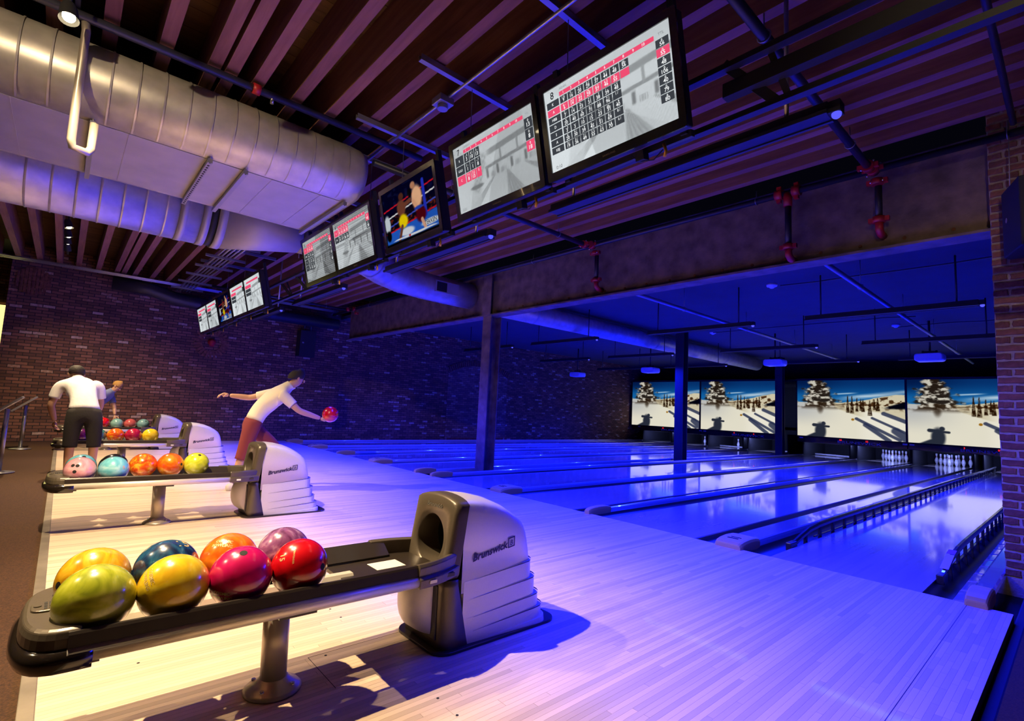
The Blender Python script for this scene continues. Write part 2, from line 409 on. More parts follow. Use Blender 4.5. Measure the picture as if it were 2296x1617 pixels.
def snow(u,v):
    n=len(u); c=np.zeros((n,3))+np.array([0.05,0.20,0.42])
    c=over(c,(0.10,0.40,0.66),sstep(1.0,0.62,v)); c=over(c,(0.02,0.10,0.26),sstep(0.6,0.0,u)*sstep(0.72,1.0,v)*0.8)
    ln=0.66+0.20*(u-0.35); c=over(c,(0.85,0.90,0.92),sstep(0.06,0.0,np.abs(v-ln))*sstep(0.3,0.6,u)*(0.35+0.65*fbm(u*4,v*22)))
    c=over(c,(0.8,0.88,0.92),sstep(0.02,0.0,np.abs(v-0.76-0.1*(u-0.4)))*sstep(0.32,0.42,u)*sstep(0.62,0.5,u)*0.8)
    hill=0.60+0.14*sstep(0.45,1.0,u)+0.025*fbm(u*14,u*0)
    c=over(c,(0.82,0.78,0.66),sstep(hill+0.01,hill-0.01,v)); 
    c=over(c,(0.30,0.20,0.12),sstep(hill,hill-0.03,v)*sstep(0.5,0.62,fbm(u*26,v*26))*sstep(0.35,0.55,u)*sstep(0.46,0.55,v))
    c=over(c,(0.03,0.04,0.09),sstep(0.80,0.88,u)*sstep(0.50,0.54,v)*sstep(0.52+0.55*(u-0.76),0.49+0.55*(u-0.76),v))
    sl=0.60-0.28*u+0.05*np.sin(u*7); a=sstep(sl+0.012,sl-0.012,v)
    c=over(c,(0.90,0.88,0.80),a); c=over(c,(0.62,0.64,0.68),a*sstep(0.55,0.0,u)*sstep(0.1,0.5,v)*0.6)
    r2=0.52-0.10*(u-0.6)**2*8; c=over(c,(0.93,0.91,0.84),sstep(0.55,0.70,u)*sstep(r2-0.02,r2-0.06,v))
    for x0,y0,x1,y1,wd in ((0.58,0.34,0.95,0.02,0.022),(0.72,0.36,1.0,0.14,0.018),(0.82,0.44,1.0,0.32,0.028),(0.66,0.24,0.86,0.0,0.03),(0.92,0.16,1.0,0.05,0.05)):
        c=over(c,(0.16,0.19,0.30),seg(u,v,x0,y0,x1,y1,wd)*0.85)
    for x,b,t,wd in ((0.50,0.44,0.74,0.016),(0.54,0.43,0.73,0.018),(0.585,0.46,0.70,0.014),(0.62,0.48,0.69,0.012),(0.64,0.46,0.68,0.016),(0.70,0.40,0.66,0.02),(0.77,0.48,0.70,0.018),(0.74,0.5,0.67,0.014)):
        k=np.clip((t-v)/(t-b),0,1); c=over(c,(0.17,0.10,0.05),sstep(1.0,0.7,np.abs(u-x)/(wd*(0.25+k)+1e-4))*sstep(b-0.01,b+0.01,v)*sstep(t+0.01,t-0.02,v)*(0.6+0.4*(fbm(u*60,v*50)>0.45)))
    k=np.clip((1.05-v)/0.5,0,1); wd=0.06+0.12*k+0.018*np.sin(v*52+u*16)
    tz=sstep(1.25,0.75,np.abs(u-0.21-0.06*(0.9-v))/np.maximum(wd,0.02)+1.1*(fbm(u*20+3,v*20)-0.5))*sstep(0.46,0.56,v)
    c=over(c,(0.17,0.12,0.08),tz*0.92); c=over(c,(0.86,0.84,0.78),tz*sstep(0.44,0.68,fbm(u*24+4*v,v*26))*0.9)
    c=over(c,(0.16,0.11,0.07),ell(u,v,0.235,0.52,0.03,0.09,0.6)*0.7)
    c=over(c,(0.30,0.22,0.14),sstep(0.02,0.0,np.abs(v-0.56-0.10*(u-0.3)))*sstep(0.3,0.36,u)*sstep(0.55,0.45,u)*0.7)
    b=np.maximum.reduce([ell(u,v,0.235,0.10,0.055,0.15),ell(u,v,0.265,0.235,0.022,0.035),seg(u,v,0.17,0.205,0.25,0.195,0.024),seg(u,v,0.27,0.19,0.315,0.185,0.016),seg(u,v,0.24,0.06,0.12,-0.04,0.05)])
    c=over(c,(0.17,0.19,0.24),b); c=over(c,(0.62,0.42,0.10),ell(u,v,0.545,0.325,0.014,0.02))
    return c*0.97
def alley(u,v,dim=1.0):
    n=len(u); c=np.zeros((n,3))+0.93
    c=over(c,(0.78,)*3,sstep(0.60,0.98,v)*sstep(0.15,0.9,u)*0.6)
    d=v-(0.70+0.10*(u-0.5)); c=over(c,(0.55,)*3,sstep(0.05,0.03,np.abs(d))*sstep(0.4,0.5,u))
    d=v-(0.505+0.08*(u-0.5)); c=over(c,(0.55,)*3,sstep(0.028,0.016,np.abs(d))*sstep(0.38,0.42,u))
    for x in (0.60,0.80): c=over(c,(0.6,)*3,sstep(0.012,0.006,np.abs(u-x))*sstep(0.5,0.54,v)*sstep(0.72,0.68,v))
    for x in (0.42,0.55,0.72,0.88):
        c=over(c,(0.40,)*3,sstep(0.03,0.0,np.abs(u-x)-0.25*np.abs(v-0.42)*0)*sstep(0.33,0.37,v)*sstep(0.50,0.46,v)*sstep(0.022,0.012,np.abs(u-x)))
        for k in range(5): c=over(c,(0.72,)*3,sstep(0.006,0.003,np.abs(u-x-0.04-0.014*k))*sstep(0.33,0.35,v)*sstep(0.42,0.40,v))
    for x0,x1,wd in ((0.50,0.20,0.07),(0.66,0.74,0.10),(0.86,1.25,0.12)):
        t=np.clip((0.34-v)/0.34,0,1); xc=x0+(x1-x0)*t; c=over(c,(0.62,)*3,sstep(1.0,0.75,np.abs(u-xc)/(0.012+wd*t))*sstep(0.35,0.33,v)*(0.55+0.45*np.sin((u-xc)/(0.012+wd*t)*9)**2))
    arm=seg(u,v,0.20,-0.10,0.27,0.30,0.085); c=over(c,(0.82,)*3,arm*(0.55+0.45*fbm(u*20,v*10)))
    slv=seg(u,v,0.27,0.28,0.37,0.66,0.065); c=over(c,(0.66,)*3,slv*(0.35+0.5*((np.sin(u*120)>0)^(np.sin(v*80)>0))))
    c=over(c,(0.42,)*3,ell(u,v,0.27,0.30,0.085,0.035)*sstep(0.05,0.02,np.abs(v-0.29)))
    c=1-(1-c)*0.72
    c=c*np.array([0.955,0.985,1.0])
    return c*dim
def boxing(u,v):
    n=len(u); c=np.zeros((n,3))+np.array([0.015,0.02,0.13])
    c=over(c,(0.05,0.05,0.10),sstep(0.60,0.50,v)); nz=fbm(u*30,v*26)
    c=over(c,(0.45,0.16,0.10),sstep(0.58,0.72,nz)*sstep(0.62,0.5,v)*0.8); c=over(c,(0.10,0.12,0.26),sstep(0.55,0.7,fbm(u*12+5,v*14))*sstep(0.6,0.75,v)*0.6)
    mat_=sstep(0.26+0.10*u,0.22+0.10*u,v); c=over(c,(0.14,0.34,0.72),mat_); c=over(c,(0.80,0.82,0.85),mat_*ell(u,v,0.86,0.16,0.16,0.05)); c=over(c,(0.8,0.82,0.85),mat_*ell(u,v,0.42,0.16,0.14,0.07))
    for y0,y1,col in ((0.66,0.80,(0.75,0.10,0.16)),(0.50,0.66,(0.85,0.85,0.85)),(0.34,0.50,(0.25,0.3,0.7)),(0.24,0.36,(0.75,0.1,0.16))):
        c=over(c,col,sstep(0.016,0.008,np.abs(v-(y0+(y1-y0)*u))))
    c=over(c,(0.15,0.20,0.70),seg(u,v,0.80,0.88,0.80,0.30,0.03)); 
    c=over(c,(0.75,0.78,0.80),ell(u,v,0.05,0.42,0.06,0.16)); c=over(c,(0.03,0.03,0.04),ell(u,v,0.05,0.20,0.05,0.10))
    c=over(c,(0.42,0.24,0.18),ell(u,v,0.36,0.60,0.085,0.15)); c=over(c,(0.30,0.17,0.13),ell(u,v,0.38,0.80,0.05,0.065)); c=over(c,(0.42,0.24,0.18),seg(u,v,0.40,0.62,0.54,0.66,0.035)); c=over(c,(0.90,0.78,0.05),ell(u,v,0.37,0.36,0.09,0.12)); c=over(c,(0.40,0.24,0.2),seg(u,v,0.34,0.28,0.26,0.06,0.03))
    c=over(c,(0.90,0.68,0.52),ell(u,v,0.67,0.66,0.095,0.19)); c=over(c,(0.70,0.48,0.36),ell(u,v,0.62,0.88,0.045,0.06)); c=over(c,(0.05,0.05,0.06),ell(u,v,0.55,0.78,0.04,0.07)); c=over(c,(0.85,0.62,0.48),seg(u,v,0.60,0.62,0.66,0.46,0.035)); c=over(c,(0.30,0.02,0.08),ell(u,v,0.71,0.34,0.09,0.13)); c=over(c,(0.15,0.25,0.65),ell(u,v,0.68,0.47,0.08,0.03)); c=over(c,(0.8,0.6,0.5),seg(u,v,0.72,0.25,0.76,0.10,0.03))
    c=over(c,(0.80,0.82,0.84),ell(u,v,0.55,0.075,0.42,0.018,0.1)); c=over(c,(0.02,0.02,0.03),sstep(0.05,0.045,v)); c=over(c,(0.7,0.1,0.1),ell(u,v,0.46,0.075,0.02,0.018))
    return c

# ------------------------------------------------------------------ lane layout (metres, foul line at y = 0)
LW,GUT=1.054,0.235
LANES={}   # number from the brick pier: 1 is nearest the pier
x=0.0
A=(0,LW); B=(-1.774,-0.72); C_=(-3.3715,-2.3175); D=(-5.1455,-4.0915); E=(-7.261,-6.207); F=(-9.035,-7.981); G=(-10.6325,-9.5785); H=(-12.4065,-11.3525)
LANE_X=[A,B,C_,D,E,F,G,H]
PAIR=[-0.36,-3.7315,-7.621,-10.9925]
ORD=['first','second','third','fourth','fifth','sixth','seventh','eighth']
XW=-13.1          # left brick wall
YS=16.4           # masking units
APP=4.763         # approach length
XR=1.5286         # right end of approach
ZJ,ZD,ZC=3.86,4.24,3.66

# ------------------------------------------------------------------ setting: floors
struct('floor',MB().bb(XW-1.5,7.5,-11,-APP-0.045,-0.10,-0.004),M['carpet'])
struct('trim_1',MB().bb(XW,XR,-APP-0.05,-APP,-0.05,0.004),M['trim'],bev=0.003)
struct('floor_side',MB().bb(XR+0.06,7.5,-APP-0.045,1.10,-0.10,-0.03),M['carpet'])
struct('trim_2',MB().bb(XR,XR+0.06,-APP,0.9,-0.12,-0.05),M['black'],bev=0.012)
struct('lane_pit_floor',MB().bb(XW,7.5,0,21,-0.16,-0.13),M['pit'])

deck=struct('approach_deck',MB().bb(XW,XR,-APP,0,-0.10,-0.004),M['joint'])
PW=0.0264
plank_meshes={}
def plank_mesh(l):
    k=round(l*10)
    if k not in plank_meshes:
        b=MB().bb(-PW/2+0.00035,PW/2-0.00035,0.0006,k/10-0.0006,0,0.004); plank_meshes[k]=mesh_of(b,'plank',M['maple'])
    return plank_meshes[k],k/10
slots=[]
ncol=int((XR-XW)/PW)
for i in range(ncol):
    xc=XR-PW*(i+0.5); y=-APP; rr=random.Random(i*17+3)
    if i<8: ls=(0.2,0.4)
    else: ls=(0.8,1.9)
    while y<-1e-4:
        l=round(rr.uniform(*ls),1)
        if y+l>-0.35: l=-y
        slots.append((xc,y,l)); y+=l
def sd(s):
    yc=min(max(CAM.y,s[1]),s[1]+s[2]); return max(0,(s[0]-0.1)**2*(1 if s[0]<0.1 else .35))+0.35*(s[1]+s[2]/2+3.2)**2
slots.sort(key=sd)
for xc,y,l in slots[:300]:
    b,kl=plank_mesh(l)
    o=inst('plank',b,deck,Vector((xc,y,-0.004))-deck.location,sc=(1,l/kl,1))
rest=MB(); rnd=[]
for xc,y,l in slots[300:]:
    rest.bb(xc-PW/2+0.00035,xc+PW/2-0.00035,y+0.0006,y+l-0.0006,-0.004,0); rnd+= [R.random()]*6
po=part('plank',rest,M['maple_far'],deck,kind='stuff')
at=po.data.attributes.new('rnd','FLOAT','FACE'); at.data.foreach_set('value',rnd)
db=MB()
for (px,py) in ((0.249,-3.555),(0.11,-3.551),(-0.85,-3.547),(-0.879,-4.441),(-0.486,-3.774),(-0.99,-3.55),(0.39,-3.56),(-1.13,-3.55)):
    part('approach_dot',MB().cyl((px,py,-0.001),(px,py,0.0008),0.006,14),M['hole'],deck)
part('panel_seam',MB().bb(1.3025,1.3055,-APP,0,-0.003,0.0005).bb(-0.512,-0.198,-3.847,-3.8445,-0.003,0.0005).bb(-0.512,-0.5095,-3.847,-2.4,-0.003,0.0005).bb(-5.3,-5.297,-APP,0,-0.003,0.0005),M['joint'],deck)

# ------------------------------------------------------------------ setting: walls and ceilings
wl=MB().bb(XW-0.35,XW,-5.87,20.5,-0.16,4.4)
wall_left=struct('wall_left',wl,M['brick_l'])
part('pilaster',MB().bb(XW,XW+0.07,-5.87,-5.10,0,4.14),M['brick_l'],wall_left)
# bricked-up arch on the left wall
arch=MB(); ya,yb,zs_,rise=5.42,8.22,2.38,0.36
cy=(ya+yb)/2; hw=(yb-ya)/2; rad=(hw*hw+rise*rise)/(2*rise); zc=zs_+rise-rad
a1=math.asin(hw/rad)
for k in range(34):
    a=-a1+2*a1*(k+0.5)/34; d=Vector((0,math.sin(a),math.cos(a))); t=Vector((0,math.cos(a),-math.sin(a)))
    p0=Vector((XW+0.012,cy,zc))+d*rad; p1=p0+d*0.21
    arch.bar(p0,p1,0.068,0.03,up=(1,0,0))
part('arch_ring',arch,M['brick_piece2'],wall_left,kind='stuff')
fill=MB(); poly=[(ya,0.0),(yb,0.0),(yb,zs_)]+[(cy+math.sin(a1-2*a1*k/16)*rad,zc+math.cos(a1-2*a1*k/16)*rad) for k in range(17)]+[(ya,zs_)]
fill.prism(poly,XW-0.01,XW+0.008,'x')
M['brick_arch']=brick_mat('brick_infill',(1,2),(0.13,0.06,0.05),(0.32,0.16,0.12),(0.05,0.04,0.045),bw=0.20,bh=0.07)
part('arch_infill',fill,M['brick_arch'],wall_left)
part('sill',MB().bb(XW,XW+0.025,ya+0.1,yb-0.1,0.0,0.10),M['brick_piece2'],wall_left)
# round brick medallion and small fan of bricks on the pilaster
med=MB(); mc=Vector((XW+0.012,-2.03,2.52))
for k in range(26):
    a=2*PI*k/26; d=Vector((0,math.sin(a),math.cos(a))); med.bar(mc+d*0.22,mc+d*0.40,0.055,0.03,up=(1,0,0))
part('medallion',med,M['brick_piece'],wall_left,kind='stuff')
md=MB(); mc2=Vector((XW+0.075,-5.50,3.42))
for k in range(9): 
    hh=0.30*math.sqrt(max(0.05,1-((k-4)/4.6)**2)); md.bb(mc2.x,mc2.x+0.02,mc2.y+(k-4)*0.062-0.026,mc2.y+(k-4)*0.062+0.026,mc2.z-hh,mc2.z+hh)
part('soldier_roundel',md,M['brick_piece2'],wall_left,kind='stuff')
# room beyond the end of the left wall, with a lit window
struct('wall_far_left',MB().bb(XW-1.7,XW-1.5,-11,-5.87,0,4.4),M['brick_l'])
struct('window_1',MB().bb(XW-1.49,XW-1.46,-7.6,-5.95,1.2,3.0),M['glow'])
# other walls
struct('wall_rear',MB().bb(XW-1.7,7.7,-11.2,-11,-0.1,4.4),M['drywall'])
struct('wall_right',MB().bb(7.5,7.7,-11,1.1,-0.1,4.4),M['drywall'])
struct('wall_back',MB().bb(XW,3.5,17.9,18.0,2.9,ZC+0.1).bb(XW,3.5,20.2,20.4,-0.16,3.0).bb(XW,3.5,17.0,20.4,2.86,2.95),M['pit'])

# brick pier on the right, brick by brick
PX0,PY0=1.405,1.12
pier=struct('wall_pier',MB().bb(PX0+0.006,7.5,PY0+0.006,1.55,-0.13,4.14),M['mortar'])
bm=[]
for k in range(5):
    rr=random.Random(40+k); poly=[]
    L_,H_=0.186,0.049
    for (px,pz) in ((-L_/2,-H_/2),(-L_/4,-H_/2),(0,-H_/2),(L_/4,-H_/2),(L_/2,-H_/2),(L_/2,0),(L_/2,H_/2),(L_/4,H_/2),(0,H_/2),(-L_/4,H_/2),(-L_/2,H_/2),(-L_/2,0)):
        poly.append((px+rr.uniform(-.004,.004),pz+rr.uniform(-.004,.004)))
    rings=[[(a*0.95,-0.006,b*0.88) for a,b in poly],[(a,0.0,b) for a,b in poly],[(a,0.02,b) for a,b in poly]]
    bm.append(mesh_of(MB().loft(rings,False),'brick',M['brick_piece'] if k%2 else M['brick_piece2']))
BH=0.0683
for r_ in range(60):
    z=0.02+BH*(r_+0.5)
    if z>4.1: break
    off=0 if r_%2 else -0.104
    for c in range(4):
        xx=PX0+0.104+0.208*c+off
        if c==0 and off<0:
            o=inst('brick',bm[R.randrange(5)],pier,Vector((PX0+0.05,PY0,z))-pier.location,sc=(0.5,1,1))
        else:
            o=inst('brick',bm[R.randrange(5)],pier,Vector((xx,PY0,z))-pier.location)
        if R.random()<.5: o.rotation_euler=(0,PI,0)

# timber ceiling over the approach
ceil_t=struct('ceiling_timber',MB().bb(XW-1.6,7.6,-11.1,1.45,ZD+0.03,ZD+0.20),M['black'])
jm=mesh_of(MB().bb(XW-7.6+13.1-8.0,0,-0.045,0.045,0,ZD-ZJ),'joist',M['joist'])
jm=mesh_of(MB().bb(-10.35,10.35,-0.047,0.047,0,ZD-ZJ),'joist',M['joist'])
ys=[0.17,-0.085,-0.385,-0.655,-0.90]
y=-0.90
while y>-10.6:
    y-=0.325; ys.append(y)
ys=[v for v in ys if abs(v-(-4.09))>0.0]
for y in ys+[0.46,0.76]:
    inst('joist',jm,ceil_t,Vector((-2.9,y+R.uniform(-.012,.012),ZJ+R.uniform(-.006,.006)))-ceil_t.location)
inst('joist',jm,ceil_t,Vector((-2.9,-4.02,ZJ))-ceil_t.location)
dm=mesh_of(MB().bb(-0.069,0.069,-6.2,6.2,0,0.028),'plank',M['deck'])
xx=XW
while xx<4.5:
    inst('plank',dm,ceil_t,Vector((xx+0.07,-4.85,ZD+R.uniform(0,.003)))-ceil_t.location); xx+=0.1405
# plain ceiling over the lanes
struct('ceiling_drywall',MB().bb(XW,3.5,1.36,18.0,ZC,ZC+0.1),M['drywall'])

# steel girder and columns
beam=MB()
BY=1.27
beam.bb(XW+0.9,PX0+0.3,BY-0.125,BY+0.125,2.95,2.975).bb(XW+0.9,PX0+0.3,BY-0.125,BY+0.125,3.82,3.845)
steel_beam=struct('steel_beam',beam,M['steel'])
part('web',MB().bb(XW+0.9,PX0+0.3,BY-0.008,BY+0.008,2.975,3.82),M['steel'],steel_beam)
rv=MB(); xx=-11.8
while xx<1.4:
    rv.cyl((xx,BY-0.008,3.055+R.uniform(-.01,.01)),(xx,BY-0.020,3.055),0.017,8); xx+=0.37
part('rivets',rv,M['rust'],steel_beam,kind='stuff')
for i,cyy in enumerate((1.30,8.33,15.4)):
    zt=2.95 if i==0 else ZC
    cb=MB().bb(-5.805,-5.555,cyy-0.13,cyy-0.112,-0.10,zt).bb(-5.805,-5.555,cyy+0.112,cyy+0.13,-0.10,zt)
    cm=M['steel'] if i==0 else M['coldark']
    col=struct('steel_column',cb,cm)
    part('web',MB().bb(-5.688,-5.672,cyy-0.112,cyy+0.112,-0.10,zt),cm,col)
    part('base_plate',MB().bb(-5.87,-5.49,cyy-0.19,cyy+0.19,-0.12,-0.095),cm,col)
    if i==0: part('upper_stub',MB().bb(-5.80,-5.56,cyy-0.165,cyy-0.147,2.975,3.82).bb(-5.688,-5.672,cyy-0.147,cyy-0.04,2.975,3.82),M['steel'],col)

# ------------------------------------------------------------------ lanes
for i,(x0,x1) in enumerate(LANE_X):
    lab='glossy maple bowling lane glowing blue, '+ORD[i]+' from the brick pier'
    if i==0: lab='glossy blue-lit bowling lane with raised bumper rails beside the brick pier'
    if i==7: lab='glossy blue-lit bowling lane closest to the brick side wall'
    t=thing('bowling_lane',lab,'bowling lane',((x0+x1)/2,9.6,-0.10),'bowling lanes')
    part('lane_bed',MB().bb(x0,x1,0.004,19.35,-0.06,0.0),M['lane'],t)
    for sgn,xe in ((-1,x0),(1,x1)):
        g=MB(); rings=[]
        for y in (0.004,19.6):
            prof=[]
            for k in range(11):
                a=PI*k/10; prof.append((xe+sgn*(GUT/2-GUT/2*math.cos(a)),y,-0.012-0.085*math.sin(a)))
            rings.append(prof)
        g.loft(rings,True,False,False)
        part('gutter',g,M['capblack'],t)
# divider cappings with moulded end caps
def divider(xa,xb,wide,label,cat='lane divider'):
    xm=(xa+xb)/2; hw=(xb-xa)/2
    t=thing('lane_divider',label,cat,(xm,9.6,-0.12),'lane dividers')
    b=MB()
    zt=0.052 if wide else 0.048
    prof=[(-hw,-0.12),(hw,-0.12),(hw,zt-0.03),(hw-0.006,zt-0.008),(hw-0.02,zt),(-hw+0.02,zt),(-hw+0.006,zt-0.008),(-hw,zt-0.03)]
    b.loft([[(xm+u,0.30,v) for u,v in prof],[(xm+u,16.88,v) for u,v in prof]],False)
    part('capping',b,M['capping'],t)
    e=MB(); rings=[]
    for y,k,zz in ((-0.055,0.86,0.030),(-0.052,0.96,0.044),(-0.02,1.0,0.060),(0.05,1.02,0.072),(0.16,1.03,0.078),(0.28,1.03,0.074),(0.36,1.01,0.060),(0.375,0.97,0.05)):
        h=hw*k; zb=-0.002 if y<0 else -0.03
        rings.append([(xm-h,y,zb),(xm+h,y,zb),(xm+h,y,zz-0.03),(xm+h*0.93,y,zz-0.008),(xm+h*0.80,y,zz),(xm-h*0.80,y,zz),(xm-h*0.93,y,zz-0.008),(xm-h,y,zz-0.03)])
    e.loft(rings,False)
    ec=part('end_cap',e,M['endcap'],t,bev=0.004)
    if wide:
        part('slot',MB().bb(xm-0.05,xm+0.05,0.05,0.075,0.071,0.0755).bb(xm-0.035,xm+0.06,0.10,0.112,0.074,0.0785),M['hole'],ec)
    return t
CAPW=0.125
for k,(i,txt) in enumerate(((0,'between the first and second lanes from the pier'),(2,'between the third and fourth lanes from the pier'),(4,'between the fifth and sixth lanes from the pier'),(6,'between the seventh and eighth lanes from the pier'))):
    divider(LANE_X[i+1][1]+GUT,LANE_X[i][0]-GUT,True,'wide lane capping with taupe end cap '+txt)
for i,txt in ((1,'between the second and third lanes from the pier'),(5,'between the sixth and seventh lanes from the pier')):
    divider(LANE_X[i+1][1]+GUT,LANE_X[i][0]-GUT,False,'narrow lane capping with taupe end cap '+txt)
divider(D[0]-GUT-0.0735,D[0]-GUT,False,'narrow lane capping on the near side of the steel columns')
divider(E[1]+GUT,E[1]+GUT+0.0735,False,'narrow lane capping on the far side of the steel columns')
divider(A[1]+GUT,A[1]+GUT+0.125,False,'narrow lane capping running behind the brick pier')
divider(H[0]-GUT-0.11,H[0]-GUT,False,'last lane capping along the brick side wall')
struct('column_plinth',MB().bb(E[1]+GUT+0.077,D[0]-GUT-0.077,0.004,19.3,-0.13,-0.105),M['capblack'])
# shiny plates added in the gutter by the pier to mirror the screens
sp=thing('gutter_reflector','row of added shiny plates mirroring the screens along the gutter beside the pier','track',(A[1]+0.19,8.0,-0.11))
for k in range(40):
    y0=0.06+0.36*k
    part('plate',MB().loft([[(A[1]+GUT-0.085,q,-0.030),(A[1]+GUT-0.070,q,-0.008),(A[1]+GUT-0.006,q,0.0),(A[1]+GUT-0.006,q,-0.04)] for q in (y0,y0+0.30)],False),M['capping'],sp)
# bumper rails of the nearest lane
def bumper(xr,sgn,label):
    t=thing('bumper_rail',label,'bumper rail',(xr,8,-0.09),'bumper rails')
    b=MB(); rings=[]
    for y,z in ((0.60,0.015),(0.80,0.060),(1.05,0.105),(1.35,0.125),(1.8,0.132),(17.6,0.132)):
        rings.append([(xr-0.014,y,z-0.026),(xr+0.014,y,z-0.026),(xr+0.016,y,z),(xr+0.010,y,z+0.024),(xr-0.010,y,z+0.024),(xr-0.016,y,z)])
    b.loft(rings,False); part('rail',b,M['blackgloss'],t)
    part('lower_rail',MB().bb(xr-0.008,xr+0.008,1.2,17.6,0.012,0.024),M['blackgloss'],t)
    y=0.95
    while y<17.5:
        z=0.08 if y<1.1 else 0.108
        part('bracket',MB().bb(xr-0.012,xr+0.012,y-0.022,y+0.022,-0.075,z),M['black'],t); y+=0.42
    part('end_block',MB().bb(xr-0.026,xr+0.026,0.50,0.66,-0.03,0.045),M['darkplas'],t,bev=0.008)
    return t
bl=bumper(A[0]-0.03,-1,'raised black bumper rail along the left edge of the lane nearest the pier')
br=bumper(A[1]+0.03,1,'raised black bumper rail along the right edge of the lane by the pier')
part('label_plate',MB().add([(A[1]+0.002,0.68,0.064),(A[1]+0.058,0.68,0.064),(A[1]+0.058,0.98,0.132),(A[1]+0.002,0.98,0.132)],[(0,1,2,3)]),M['endcap'],br)
part('red_marker',MB().add([(A[1]+0.002,0.99,0.134),(A[1]+0.058,0.99,0.134),(A[1]+0.058,1.12,0.150),(A[1]+0.002,1.12,0.150)],[(0,1,2,3)]),M['redfit'],br)
lp=part('label_plate',MB().bb(B[1]+0.06,B[1]+0.17,0.55,0.95,-0.085,-0.07),M['endcap'],bl)

# ------------------------------------------------------------------ pins
prof=[(0.0255,0),(0.029,0.008),(0.036,0.03),(0.047,0.065),(0.0565,0.10),(0.0605,0.118),(0.0585,0.14),(0.050,0.175),(0.038,0.21),(0.028,0.24),(0.0235,0.26),(0.0245,0.285),(0.029,0.315),(0.0323,0.343),(0.030,0.362),(0.022,0.375),(0.010,0.381)]
pin_me=mesh_of(MB().lathe(prof,n=20),'pin',M['pin'])
st_me=mesh_of(MB().lathe([(0.0290,0.238),(0.0262,0.250)],n=20).lathe([(0.0247,0.262),(0.0252,0.275)],n=20),'neck_stripe',M['pinred'])
PINS={1:(0,0),2:(-1,1),3:(1,1),4:(-2,2),5:(0,2),6:(2,2),7:(-3,3),8:(-1,3),9:(1,3),10:(3,3)}
PPOS={1:'head pin',2:'second-row left pin',3:'second-row right pin',4:'third-row left pin',5:'third-row middle pin',6:'third-row right pin',7:'back-row far left pin',8:'back-row inner left pin',9:'back-row inner right pin',10:'back-row far right pin'}
def pins(lane,which,label):
    xc=sum(LANE_X[lane])/2
    for k in which:
        a,r=PINS[k]
        o=bpy.data.objects.new('bowling_pin',pin_me); COL.objects.link(o); o.location=(xc+a*0.1524,18.29+r*0.264,0.0)
        tag(o,(PPOS[k] if len(list(which))>2 else ('left' if k==min(which) else 'right')+' pin')+label,'bowling pin','pins at the end of the '+ORD[lane]+' lane from the pier')
        s_=bpy.data.objects.new('neck_stripe',st_me); COL.objects.link(s_); s_.parent=o
pins(0,range(1,11),' on the bumper lane mostly hidden by the brick pier')
pins(1,range(1,11),' of the full glowing rack closest to the brick pier')
pins(2,range(1,11),' of the full glowing rack second from the brick pier')
pins(4,(4,7),' of the lone glowing pair under the second picture screen')
pins(5,(2,3),' of the pair beside the second steel column')
pins(6,(4,6),' of the two apart under the leftmost picture screen')

# ------------------------------------------------------------------ pin decks and masking units with picture screens
pd=struct('pin_pit',MB().bb(XW,3.5,19.4,19.45,-0.13,0.9),M['pit'])
snow_me=grid_mesh('picture',snow,1,1,260,165,M['pic'])
scr=[(-12.98,-9.42),(-9.36,-6.10),(-5.42,-2.08),(-2.02,1.28)]
SC_LAB=['leftmost picture screen showing a snowy slope, partly behind a steel column','picture screen of a snowy slope just left of the middle column','picture screen of a snowy slope in the third place from the left','rightmost picture screen of a snowy slope, next to the brick pier']
for k,(xa,xb) in enumerate(scr):
    xm=(xa+xb)/2; z0,z1=0.765,2.855
    t=thing('projection_screen',SC_LAB[k],'screen',(xm,YS,z0),'picture screens over the pins')
    part('frame',MB().bb(xa-0.03,xb+0.03,YS-0.03,YS+0.3,z0-0.04,z0).bb(xa-0.03,xb+0.03,YS-0.03,YS+0.3,z1,z1+0.07).bb(xa-0.03,xa,YS-0.03,YS+0.3,z0,z1).bb(xb,xb+0.03,YS-0.03,YS+0.3,z0,z1),M['black'],t)
    part('backing',MB().bb(xa,xb,YS+0.02,YS+0.3,z0,z1),M['black'],t)
    o=inst('picture',snow_me,t,Vector((xm,YS+0.01,(z0+z1)/2))-t.location,sc=(xb-xa,1,z1-z0))
MSK=['leftmost','second','third','rightmost']
